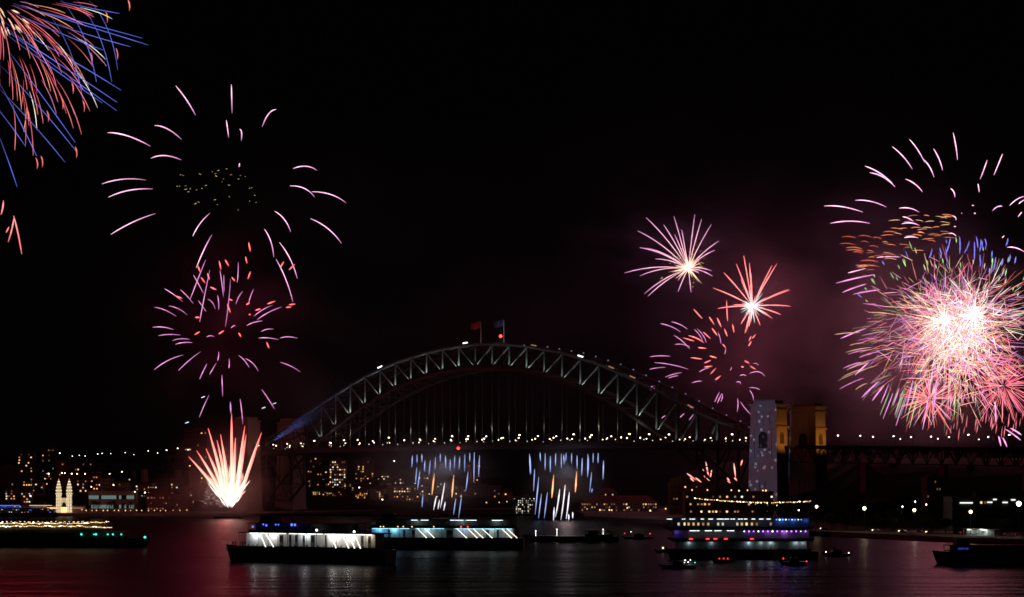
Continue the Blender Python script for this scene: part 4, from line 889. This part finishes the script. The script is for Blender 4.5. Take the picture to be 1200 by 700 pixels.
for i in range(22):
    a = i*2.4; up = .9-i*.075; L = 3.3; d = Vector((math.cos(a), math.sin(a), 0)); pr = None
    for k in range(6):
        u = k/5; c = Vector((0, 0, 9))+d*L*u+Vector((0, 0, L*(up*u-1.0*u*u))); w_ = .38*(1-u*.75); sd = Vector((-d.y, d.x, -.35))*w_
        if pr: pf.add([pr[0]-pr[1], c-sd, c, pr[0]], [(0, 1, 2, 3)]); pf.add([pr[0], c, c+Vector((sd.x, sd.y, -sd.z))*-1+Vector((2*sd.x, 2*sd.y, 0)), pr[0]+Vector((pr[1].x, pr[1].y, pr[1].z))], [(0, 1, 2, 3)])
        pr = (c, sd)
pmt, pmf = pt.mesh('trunk', M['bark']), pf.mesh('fronds', M['palm'])
for px in (110, 115, 128, 133, 145, 153, 164, 168):
    x = wk(px, 1484); o = thing('palm_tree', 'palm tree silhouetted before the teal lit hall', 'palm tree', (x, 1484, 2.2), rnd.uniform(0, 6), 'palms on the left promenade'); o.scale = (rnd.uniform(.9, 1.2),)*3
    put('trunk', pmt, o); put('fronds', pmf, o)

# ------------------------------------------------------------------ people (small silhouettes on the boats)
def person_mesh(arm):
    V = [(0, 0, .95), (0, 0, 1.2), (0, 0, 1.42), (0, 0, 1.53), (0, .02, 1.66), (0, .01, 1.76), (-.1, 0, .9), (-.11, -.01, .5), (-.12, 0, .08), (-.12, -.14, .04), (.1, 0, .9), (.11, -.01, .5), (.12, 0, .08), (.12, -.14, .04),
         (-.2, 0, 1.4), (-.27, -.02, 1.15), (-.26, -.12, .92), (.2, 0, 1.4)] + ([(.3, -.12, 1.2), (.24, -.34, 1.45)] if arm else [(.27, -.02, 1.15), (.26, -.1, .92)])
    E = [(0, 1), (1, 2), (2, 3), (3, 4), (4, 5), (0, 6), (6, 7), (7, 8), (8, 9), (0, 10), (10, 11), (11, 12), (12, 13), (2, 14), (14, 15), (15, 16), (2, 17), (17, 18), (18, 19)]
    r_ = [.15, .15, .15, .06, .1, .07, .09, .065, .045, .04, .09, .065, .045, .04, .06, .045, .035, .06, .045, .035]
    me = bpy.data.meshes.new('person'); me.from_pydata(V, E, []); o = put('p', me)
    md = o.modifiers.new('s', 'SKIN'); sv = me.skin_vertices[0].data
    for i, q in enumerate(r_): sv[i].radius = (q, q*.8)
    sv[0].use_root = True; ss = o.modifiers.new('ss', 'SUBSURF'); ss.levels = 1
    dg = bpy.context.evaluated_depsgraph_get(); out = bpy.data.meshes.new_from_object(o.evaluated_get(dg)); bpy.data.objects.remove(o); out.name = 'person'
    return out
PM = []
for a in (0, 1):
    for m_ in ('cloth', 'cloth2'):
        q = person_mesh(a); q.materials.clear(); q.materials.append(M[m_]); PM.append(q)
def people(boat, spots, label, group, pool=(0, 0, 2, 1)):
    for x, y, z in spots:
        p = boat.matrix_basis @ Vector((x, y, z)); o = put('person', PM[rnd.choice(pool)]); o.location = p; o.rotation_euler.z = boat.rotation_euler.z+rnd.uniform(-.7, .7)
        s = rnd.uniform(.93, 1.06); o.scale = (s, s, s); tag(o, label, 'person', group)

# ------------------------------------------------------------------ boats: x runs from the bow (0) to the stern (L), z from the waterline
def hull_mesh(L, Wd, hb, hs, blunt=.0):
    mb = MB(); N = 14; q = []
    for i in range(N+1):
        u = i/N; w_ = Wd/2*(min(1, (u*3.2)**.62+blunt) if u < .32 else 1)*(1-.12*max(0, u-.8)/.2); w_ = max(.12, w_)
        z = hs+(hb-hs)*max(0, 1-u*2.2)**1.6; rk = (1-u)**8*2.2
        q += [(u*L+rk, -w_*.72, -.6), (u*L, -w_, z), (u*L, w_, z), (u*L+rk, w_*.72, -.6)]
    mb.add(q, [])
    for i in range(N):
        a, b_ = i*4, i*4+4; mb.f += [(a, b_, b_+1, a+1), (a+1, b_+1, b_+2, a+2), (a+2, b_+2, b_+3, a+3), (a+3, b_+3, b_, a)]
    mb.f += [(0, 1, 2, 3), (N*4+3, N*4+2, N*4+1, N*4)]
    return mb
def boat(name, label, cat, px, pyw, L, Wd, deg, hb, hs, decks, hullmat, wheel=None, mast=None, bulwark=True):
    Y = Yw(pyw); o = thing(name, label, cat, (wk(px, Y), Y, 0), R(deg)); bpy.context.view_layer.update()
    hull_mesh(L, Wd, hb, hs).build('hull', hullmat, o)
    MB().box(L*.05, L*.985, -Wd/2-.12, -Wd/2+.05, hs-.55, hs-.2).build('rubbing_strake', M['black'], o)
    for d in decks:
        z, h, x0, x1, hw = d['z'], d['h'], d['x0'], d['x1'], d.get('w', Wd/2-.3)
        wallm = d.get('wall', M['white'])
        MB().box(x0-.5, x1+.5, -hw-.25, hw+.25, z+h, z+h+.28).build('roof', d.get('roofm', M['grey']), o)
        if d.get('core', 1): 
            MB().box(x0+d.get('in', 1.5), x1-1.5, -hw+d.get('set', 2.4), hw-2.4, z+.02, z+h-.02).build('cabin_wall', wallm, o)
        for (a, b_) in d.get('doors', ()):
            MB().box(a, b_, -hw+d.get('set', 2.4)-.08, -hw+d.get('set', 2.4)+.05, z+.05, z+h-.6).build('cabin_door', M['darkwall'], o)
            MB().box(a+.25, b_-.25, -hw+d.get('set', 2.4)-.14, -hw+d.get('set', 2.4)-.09, z+h*.45, z+h-1.0).build('door_window', M['glass'], o)
        n = max(2, int((x1-x0)/d.get('step', 3.2)))
        for i in range(n+1):
            for sy in (-1, 1):
                x = x0+(x1-x0)*i/n; MB().box(x-.09, x+.09, sy*hw-.09, sy*hw+.09, z, z+h).build('window_post' if d.get('glass') else 'roof_post', d.get('postm', M['grey']), o)
        for sy in (-1, 1):
            MB().box(x0, x1, sy*hw-.05, sy*hw+.05, z, z+d.get('sill', .9)).build('bulwark', d.get('sillm', M['hull']), o)
        for (a, b_, m_, dy) in d.get('strips', ()):
            MB().box(a, b_, -hw+dy, -hw+dy+.22, z+h-.2, z+h-.03).build('ceiling_light', m_, o)
        for x, ln, m_ in d.get('slant', ()):       # glowing bars added as leaning streaks of moving lamp light
            MB().bar((x, -hw-.2, z+h-.05), (x+ln, -hw-.2, z+.7), .26).build('light_streak', m_, o)
        for (x, m_, r_) in d.get('bulbs', ()):
            MB().ball((x, -hw-.12, z+h-.35), r_, 6, 4).build('deck_light', m_, o)
        for (x, pw, c) in d.get('lamps', ()):
            l = lamp('cabin_light', (0, 0, 0), pw, c, .4); l.parent = o; l.location = (x, -hw+.9, z+h-.5)
        for (a, b_, m_) in d.get('windows', ()):
            nn = max(1, int((b_-a)/1.9))
            for i in range(nn):
                if m_ is M['win_warm']:
                    if rnd.random() < .2: continue
                    mv = WB[rnd.choice(('w', 'w2', 'w2', 'c2', 'w3'))]; c_ = a+(i+.5)*(b_-a)/nn+rnd.uniform(-.2, .2)
                    MB().box(c_-.42, c_+.42, -hw+d.get('set', 2.4)-.06, -hw+d.get('set', 2.4)+.03, z+1.5, z+2.6).build('cabin_window', mv, o); continue
                q = MB().box(a+i*(b_-a)/nn+.5, a+(i+1)*(b_-a)/nn-.5, -hw+d.get('set', 2.4)-.06, -hw+d.get('set', 2.4)+.03, z+1.3, z+h-1.3).build('cabin_window', m_, o)
    if wheel:
        x0, x1, z = wheel; wh = thing; b_ = MB().box(x0, x1, -Wd*.27, Wd*.27, z, z+2.6, .9).build('wheelhouse', M['grey'], o)
        MB().box(x0-.06, x0+.6, -Wd*.23, Wd*.23, z+1.2, z+2.1).build('window', M['glass'], b_)
        MB().box(x0+.9, x1-.5, -Wd*.27-.03, Wd*.27+.03, z+1.2, z+2.1).build('window', M['glass'], b_)
    if mast:
        x, z0, z1 = mast; MB().lathe([(.12, 0), (.06, z1-z0)], (x, 0, z0), 6).bar((x, -1.2, z0+(z1-z0)*.7), (x, 1.2, z0+(z1-z0)*.7), .08).build('mast', M['grey'], o)
    return o
ew, ec, ev = emit('cabin_tube_white', (1, .97, .9), 3.2, True), emit('cabin_tube_cyan', (.35, .8, 1), 2.5, True), emit('cabin_tube_violet', (.5, .12, 1), 5, True)
eb = emit('cabin_tube_blue', (.06, .2, 1), 5, True); es = emit('streak_white', (1, .93, .8), 2.2, True)
# near ferry, white lit cabin
f1 = boat('ferry', 'large dark ferry with a bright white cabin and passengers on its bow', 'ferry', 265, 658, 72, 13, -22, 6.8, 5.6, [
    dict(z=5.6, h=6.0, x0=10, x1=69, strips=((14, 30, ew, .5), (31.5, 46, ew, .5), (47, 67, ew, .5)), set=2.2, sill=1.0, step=4.2, doors=((26.2, 28), (30.5, 31.6), (33.2, 34.6), (36.5, 37.6), (40, 41.8), (46.3, 47.2), (61.5, 62.7), (64.5, 65.8)),
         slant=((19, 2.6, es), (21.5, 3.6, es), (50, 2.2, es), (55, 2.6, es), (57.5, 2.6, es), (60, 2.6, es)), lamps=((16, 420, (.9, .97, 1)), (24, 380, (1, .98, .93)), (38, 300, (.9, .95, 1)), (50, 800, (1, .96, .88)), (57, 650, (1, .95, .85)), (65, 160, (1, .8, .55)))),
    dict(z=11.88, h=3.4, x0=14, x1=58, wall=M['darkwall'], sill=1.0, step=5, bulbs=((20.5, M['bulb_blue'], .34), (26, M['bulb_blue'], .3), (27.2, M['bulb_blue'], .3), (33, M['bulb_blue'], .55), (34.4, M['bulb_blue'], .5)), windows=((17, 44, M['glass']),)),
], M['hull'], (17, 23, 15.57), (29, 15.57, 22))
for x, z, c in ((16, 14, 'bulb_blue'), (22, 14.6, 'bulb_blue'), (44, 13, 'bulb_white'), (60, 12.6, 'bulb_white')): MB().ball((x, -6.6, z), .4, 7, 5).build('deck_light', M[c], f1)
bpy.context.view_layer.update()
people(f1, [(rnd.uniform(2.5, 10), rnd.uniform(-1, 1), 6.3) for _ in range(12)], 'passenger silhouetted standing on the bow of the white lit ferry', 'passengers on the ferry bow')
people(f1, [(11+i*1.6+rnd.uniform(-.6, .6), -5.3+rnd.uniform(-.3, .4), 5.62) for i in range(36) if rnd.random() < .85], 'passenger standing at the rail of the white lit ferry cabin', 'passengers along the ferry cabin')
# second ferry, cyan lit, with added leaning white streaks of lamp light
f2 = boat('ferry', 'long ferry behind with a cyan lit cabin crossed by leaning white light streaks', 'ferry', 426, 644, 74, 13, -5, 6, 4.9, [
    dict(z=4.9, h=5.0, x0=3, x1=71, strips=((5, 22, ec, .5), (25, 38, ec, .5), (43, 69, ec, .5)), set=2.2, sill=.9, step=4.6, doors=((12, 13), (19, 20), (23, 24.5), (39, 42), (57, 58.5), (62, 63)), sillm=M['hull'],
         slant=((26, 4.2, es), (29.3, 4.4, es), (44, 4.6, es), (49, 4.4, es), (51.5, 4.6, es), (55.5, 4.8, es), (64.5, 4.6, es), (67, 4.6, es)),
         lamps=((8, 220, (.12, .5, 1)), (15, 200, (.25, .7, 1)), (30, 110, (.6, .95, 1)), (47, 50, (.4, .55, 1)), (60, 50, (.75, 1, .95)))),
    dict(z=10.18, h=3.6, x0=5, x1=70, core=1, wall=M['darkwall'], sill=1.0, step=5.2, strips=((23, 26, M['bulb_star'], 0), (27.5, 31, M['bulb_star'], 0), (41, 47, M['bulb_star'], 0), (48, 53, M['bulb_star'], 0), (60, 65, M['bulb_star'], 0)), lamps=((26, 90, (.7, 1, .95)), (46, 110, (.7, 1, .95)), (62, 80, (.7, 1, .95)))),
], M['hull'], (9, 15, 14.07), (30, 14.07, 20))
MB().box(4, 34, -7.2, 7.2, 15.6, 15.9).bar((6, -6, 13.9), (6, -6, 15.6), .2).bar((32, -6, 13.9), (32, -6, 15.6), .2).bar((6, 6, 13.9), (6, 6, 15.6), .2).bar((32, 6, 13.9), (32, 6, 15.6), .2).build('sun_canopy', M['grey'], f2)
for x, c in ((9, 'bulb_gold'), (10.4, 'bulb_gold'), (17, 'bulb_gold'), (19.5, 'bulb_gold'), (23.5, 'bulb_gold'), (33.5, 'bulb_gold'), (46, 'bulb_red'), (49, 'bulb_red')): MB().ball((x, -6.75, 10.7), .3, 6, 4).build('deck_light', M[c], f2)
bpy.context.view_layer.update()
people(f2, [(18+i*1.5+rnd.uniform(-.5, .5), -5.5+rnd.uniform(0, 1.5), 10.2) for i in range(34)], 'passenger on the open upper deck of the cyan lit ferry', 'passengers on the upper deck of the cyan ferry', (0, 1, 1, 3))
# party boat, blue and violet
b3 = boat('party_boat', 'three decked boat with blue and violet lights left of the tall quay lamps', 'party boat', 780, 655.5, 61, 12.5, 1, 4.4, 3.4, [
    dict(z=3.4, h=3.9, x0=3, x1=58, set=1.6, wall=M['grey'], sill=.8, lamps=((9, 70, (.7, .95, 1)), (18, 50, (.7, .95, 1)), (33, 110, (.7, .95, 1)), (38, 60, (.8, 1, 1)), (42, 120, (.8, 1, 1)), (52, 110, (.7, .95, 1)), (55, 60, (.8, 1, 1)))),
    dict(z=7.6, h=4.2, x0=1.5, x1=59, set=2.0, wall=M['grey'], sill=1.0, strips=((9, 13, M['bulb_star'], 0), (15, 18, M['bulb_star'], 0), (19, 22, M['bulb_star'], 0), (24, 27, M['bulb_star'], 0)),
         bulbs=[(31+i*1.9, M['bulb_star'] if i % 3 == 0 else ev, rnd.uniform(.2, .36)) for i in range(14)], lamps=((4, 70, (.25, .1, 1)), (33, 30, (.3, .2, 1)), (41, 90, (.6, .15, 1)), (47.5, 170, (.65, .2, 1)), (56, 40, (.5, .2, 1)))),
    dict(z=12.3, h=4.2, x0=0, x1=59, set=1.6, wall=M['darkwall'], sill=.7, windows=((4, 43, M['win_warm']),), strips=[(a, a+rnd.uniform(1.2, 2.6), M['bulb_star'], 0) for a in (-.2, 6, 9, 13.5, 16.5, 20, 22.5, 25.5, 28.5, 31, 34, 37, 40)],
         bulbs=[(44+i*1.25, M['bulb_star'] if i % 2 else eb, rnd.uniform(.2, .34)) for i in range(9)], lamps=((46, 150, (.06, .25, 1)), (51, 150, (.05, .2, 1)), (56, 80, (.1, .2, 1)))),
], M['hull'], None, (30, 16.8, 20.5))
for x in (9.5, 16.2, 19.3, 23.5, 34): MB().box(x-.7, x+.7, -6.75, -6.45, 8.2, 8.7).build('deck_light', M['bulb_tail'], b3)
bpy.context.view_layer.update()
people(b3, [(4+i*1.9+rnd.uniform(-.6, .6), -5.4+rnd.uniform(0, .5), 3.42) for i in range(28)], 'passenger on the lowest deck of the violet lit party boat', 'passengers on the party boat', (1, 3, 0, 1))
# dark boat under gold lights at the left
b4 = boat('cruise_boat', 'long dark boat strung with gold bulbs at the left edge of the water', 'cruise boat', 176, 641.5, 95, 13, 178, 4.6, 3.8, [
    dict(z=3.8, h=3.4, x0=12, x1=93, wall=M['darkwall'], sill=1.1, step=6, windows=((20, 90, M['glass']),)),
    dict(z=7.48, h=3.0, x0=20, x1=92, wall=M['darkwall'], sill=1.0, step=6),
], M['hull'], (22, 28, 10.77), (40, 10.77, 17))
# rz 178 turns the bow to the right: its +y side faces the camera
for x, c, r_ in ((.8, 'bulb_green', .55), (12, 'bulb_green', .36), (16, 'bulb_green', .4), (18.5, 'bulb_green', .36), (24, 'bulb_green', .45), (25, 'bulb_green', .3), (31, 'bulb_green', .45)):
    MB().ball((x, 6.8, 6.3 if x > 2 else 5.0), r_, 7, 5).build('deck_light', M[c], b4)
mb = None
for row, (z, n, a0) in enumerate(((11.9, 75, 18), (10.6, 78, 17), (12.6, 34, 24))):
    o = thing('string_lights', ['upper string of gold bulbs along the roof of the dark boat at left', 'lower string of gold bulbs along the deck edge of the dark boat at left', 'short highest string of gold bulbs on the dark boat at left'][row], 'string lights', tuple(b4.matrix_basis @ Vector((0, 0, 0))), b4.rotation_euler.z)
    pts = [(a0+(94-a0)*i/40, 6.9, z-.35*abs(math.sin(i*.8))-(1.2*max(0, 1-i/8) if row < 2 else 0)*(-1 if row == 0 else 1)*.6) for i in range(41)]
    MB().tube(pts, .04, 4).build('cable', M['black'], o)
    for i in range(n):
        u = i/(n-1)*40; j = min(39, int(u)); p = Vector(pts[j]).lerp(Vector(pts[j+1]), u-j)
        l = rnd.uniform(.2, .7); MB().bar(p+Vector((-l, 0, -.2+rnd.uniform(-.3, .2))), p+Vector((l, 0, -.2+rnd.uniform(-.25, .25))), rnd.uniform(.16, .3)).build('bulb', M['bulb_gold'] if rnd.random() < .75 else M['bulb_warm'], o)
# ferry moored at the left shore with blue deck light
b5 = boat('ferry', 'moored ferry with a blue lit top deck at the far left shore', 'ferry', 70, 606, 74, 11, 180, 3.4, 2.8, [
    dict(z=2.8, h=3.6, x0=4, x1=72, wall=M['grey'], sill=.9, lamps=((20, 60, (.5, .4, .8)), (45, 60, (.5, .4, .8)), (64, 60, (.5, .4, .8)))),
    dict(z=6.68, h=3.2, x0=10, x1=72, wall=M['white'], sill=.8),
], M['hull'], (12, 16, 10.17), None)
for i in range(44): MB().ball((5+i*1.55+rnd.uniform(-.4, .4), 5.9, rnd.choice((5.4, 6.2, 8.8, 4.1))+rnd.uniform(-.3, .3)), rnd.uniform(.2, .38), 5, 4).build('deck_light', rnd.choice((M['win_white'], M['win_dim'], M['win_warm'], M['bulb_blue'])), b5)
MB().box(32, 72, 5.65, 5.9, 9.5, 9.85).build('blue_light_strip', M['bulb_blue'], b5)
MB().box(5, 24, 5.65, 5.9, 9.6, 9.9).build('warm_light_strip', M['win_warm'], b5)
# small launch
def launch(label, px, pyw, L, deg, lights, name='motor_launch', hullm='hull'):
    Y = Yw(pyw); o = thing(name, label, 'motor boat', (wk(px, Y), Y, 0), R(deg)); hull_mesh(L, L*.3, 1.7, 1.2).build('hull', M[hullm], o)
    c = MB().box(L*.38, L*.72, -L*.11, L*.11, 1.15, 2.9, .86).build('cabin', M['grey'], o); MB().box(L*.385, L*.70, -L*.112, L*.112, 1.9, 2.5, .95).build('window', M['glass'], c)
    MB().bar((L*.55, 0, 2.9), (L*.55, 0, 4.6), .08).build('mast', M['grey'], o)
    for x, z, m_, r_ in lights: MB().ball((x*L, -L*.13, z), r_, 6, 4).build('deck_light', M[m_], o)
    return o
launch('small dark motor launch with white and green lamps before the party boat', 771, 666.5, 13.5, 0, ((.72, 3.1, 'bulb_white', .2), (.8, 2.4, 'bulb_white', .16), (.86, 3.2, 'bulb_warm', .18), (.98, 2.3, 'bulb_green', .2), (.7, 2.3, 'bulb_white', .12)))
launch('dark motor boat with a red lamp right of the launch', 833, 660, 8, 0, ((.4, 1.8, 'bulb_tail', .25), (.6, 1.8, 'bulb_tail', .25), (.8, 1.8, 'bulb_tail', .25)))
launch('dark motor boat with two red lamps below the stern of the party boat', 912, 662.5, 11, 2, ((.15, 2.6, 'bulb_tail', .3), (.95, 1.5, 'bulb_tail', .28)))
launch('low dark motor boat with two white lamps right of the party boat', 962, 652, 12, 0, ((.15, 1.9, 'bulb_white', .22), (.95, 1.5, 'bulb_white', .2)))
launch('small dark boat with a single warm lamp left of the party boat', 766, 648, 8, 0, ((.5, 2.2, 'bulb_warm', .3),))
launch('dark motor boat with red lamps behind the ferries, left of the party boat', 728, 632, 17, 0, ((.1, 3.2, 'bulb_tail', .3), (.9, 3.0, 'bulb_tail', .35), (.3, 4, 'bulb_white', .2)))
b6 = boat('cabin_cruiser', 'unlit dark cruiser moored at the right edge of the water with a faint blue window', 'cruiser', 1092, 661, 52, 9, 3, 5.2, 4.2, [dict(z=4.2, h=2.8, x0=6, x1=50, wall=M['darkwall'], sill=1.0, step=5, windows=((10, 44, M['glass']),))], M['hull'], (9, 14, 7.28), (20, 7.28, 12))
MB().box(9, 13, -3.9, -3.7, 5.6, 6.3).build('blue_window', emit('dim_blue_window', (.05, .08, .6), .35), b6)
b7 = boat('cargo_barge', 'long low unlit barge lying dark behind the launch, right of the ferries', 'barge', 612, 634, 50, 12, 0, 3.2, 2.6, [dict(z=2.6, h=2.6, x0=33, x1=47, wall=M['darkwall'], sill=.8, step=4)], M['hull'], None, (44, 5.5, 10))
for x, z, m_ in ((18, 6, 'bulb_white'), (7, 5.2, 'bulb_white'), (42, 6, 'bulb_white')): MB().bar((x, -5, 2.6), (x, -5, z), .1).ball((x, -5, z+.2), .22, 6, 4).build('deck_light', M[m_], b7)

# ------------------------------------------------------------------ smoke of the fireworks
def smoke(px, py, Y, rx, ry, rz, dens, scale=2.2, seed=0, label=None, col=(.75, .72, .74), lo=.38):
    m = bpy.data.materials.new('smoke'); m.use_nodes = True; n = m.node_tree.nodes; l = m.node_tree.links; n.clear()
    v = n.new('ShaderNodeVolumePrincipled'); o_ = n.new('ShaderNodeOutputMaterial'); l.new(v.outputs[0], o_.inputs['Volume'])
    v.inputs['Color'].default_value = (*col, 1); v.inputs['Anisotropy'].default_value = .25
    tc = n.new('ShaderNodeTexCoord'); ln = n.new('ShaderNodeVectorMath'); ln.operation = 'LENGTH'; l.new(tc.outputs['Object'], ln.inputs[0])
    mr = n.new('ShaderNodeMapRange'); mr.inputs[1].default_value = 1; mr.inputs[2].default_value = .1; mr.interpolation_type = 'SMOOTHSTEP'; l.new(ln.outputs['Value'], mr.inputs[0])
    t = n.new('ShaderNodeTexNoise'); t.inputs['Scale'].default_value = scale; t.inputs['Detail'].default_value = 4; t.inputs['Distortion'].default_value = .4
    mp = n.new('ShaderNodeMapping'); mp.inputs['Location'].default_value = (seed*3.1, seed*1.7, 0); l.new(tc.outputs['Object'], mp.inputs[0]); l.new(mp.outputs[0], t.inputs['Vector'])
    r_ = n.new('ShaderNodeMapRange'); r_.inputs[1].default_value = lo; r_.inputs[2].default_value = .72; l.new(t.outputs['Fac'], r_.inputs[0])
    a = n.new('ShaderNodeMath'); a.operation = 'MULTIPLY'; l.new(mr.outputs[0], a.inputs[0]); l.new(r_.outputs[0], a.inputs[1])
    b_ = n.new('ShaderNodeMath'); b_.operation = 'MULTIPLY'; b_.inputs[1].default_value = dens; l.new(a.outputs[0], b_.inputs[0]); l.new(b_.outputs[0], v.inputs['Density'])
    m.cycles.volume_sampling = 'MULTIPLE_IMPORTANCE'
    bm = bmesh.new(); bmesh.ops.create_icosphere(bm, subdivisions=3, radius=1); me = bpy.data.meshes.new('smoke'); bm.to_mesh(me); bm.free(); me.materials.append(m)
    o = put('smoke', me); o.location = W(px, py, Y); o.scale = (rx, ry, rz); o['kind'] = 'stuff'; o['label'] = label; return o
PUR = (.8, .7, .92)
smoke(1010, 400, 1560, 230, 150, 170, .010, 3.0, 1, 'purple smoke drifting left of the great burst', (.88, .66, .84), .43)
smoke(890, 400, 1640, 420, 170, 300, .0022, 2.2, 6, 'wide thin purple haze behind the arch and pylons', PUR, .40)
smoke(770, 285, 1640, 120, 60, 60, .008, 3.0, 11, 'thin mauve smoke trailing left of the pink starburst', PUR, .45)
smoke(420, 400, 1600, 330, 120, 230, .0035, 2.4, 12, 'faint maroon haze behind the left half of the arch', PUR, .42)
smoke(262, 560, 1400, 62, 50, 62, .022, 2.4, 2, 'red lit smoke around the comet fountain')
smoke(214, 582, 1410, 46, 30, 26, .05, 2.4, 8, 'low red smoke drifting left from the comet fountain')
smoke(270, 385, 1440, 120, 70, 110, .006, 2.6, 7, 'thin red smoke behind the left pink burst', PUR, .44)
smoke(496, 556, 1380, 80, 45, 40, .022, 2.2, 3, 'grey smoke under the deck by the left blue curtain')
smoke(664, 560, 1320, 48, 30, 36, .012, 2.2, 4, 'thin smoke around the right blue curtain')
# blue searchlight along the foot of the arch
smoke(352, 490, 1540, 72, 30, 66, .014, 1.8, 5, 'thin smoke caught in the blue searchlight')
lamp('searchlight', tuple(B(.35, -5, 63)), 7e5, (.15, .28, 1), .4, 12, tuple(B(4, -5, 92)), .6)
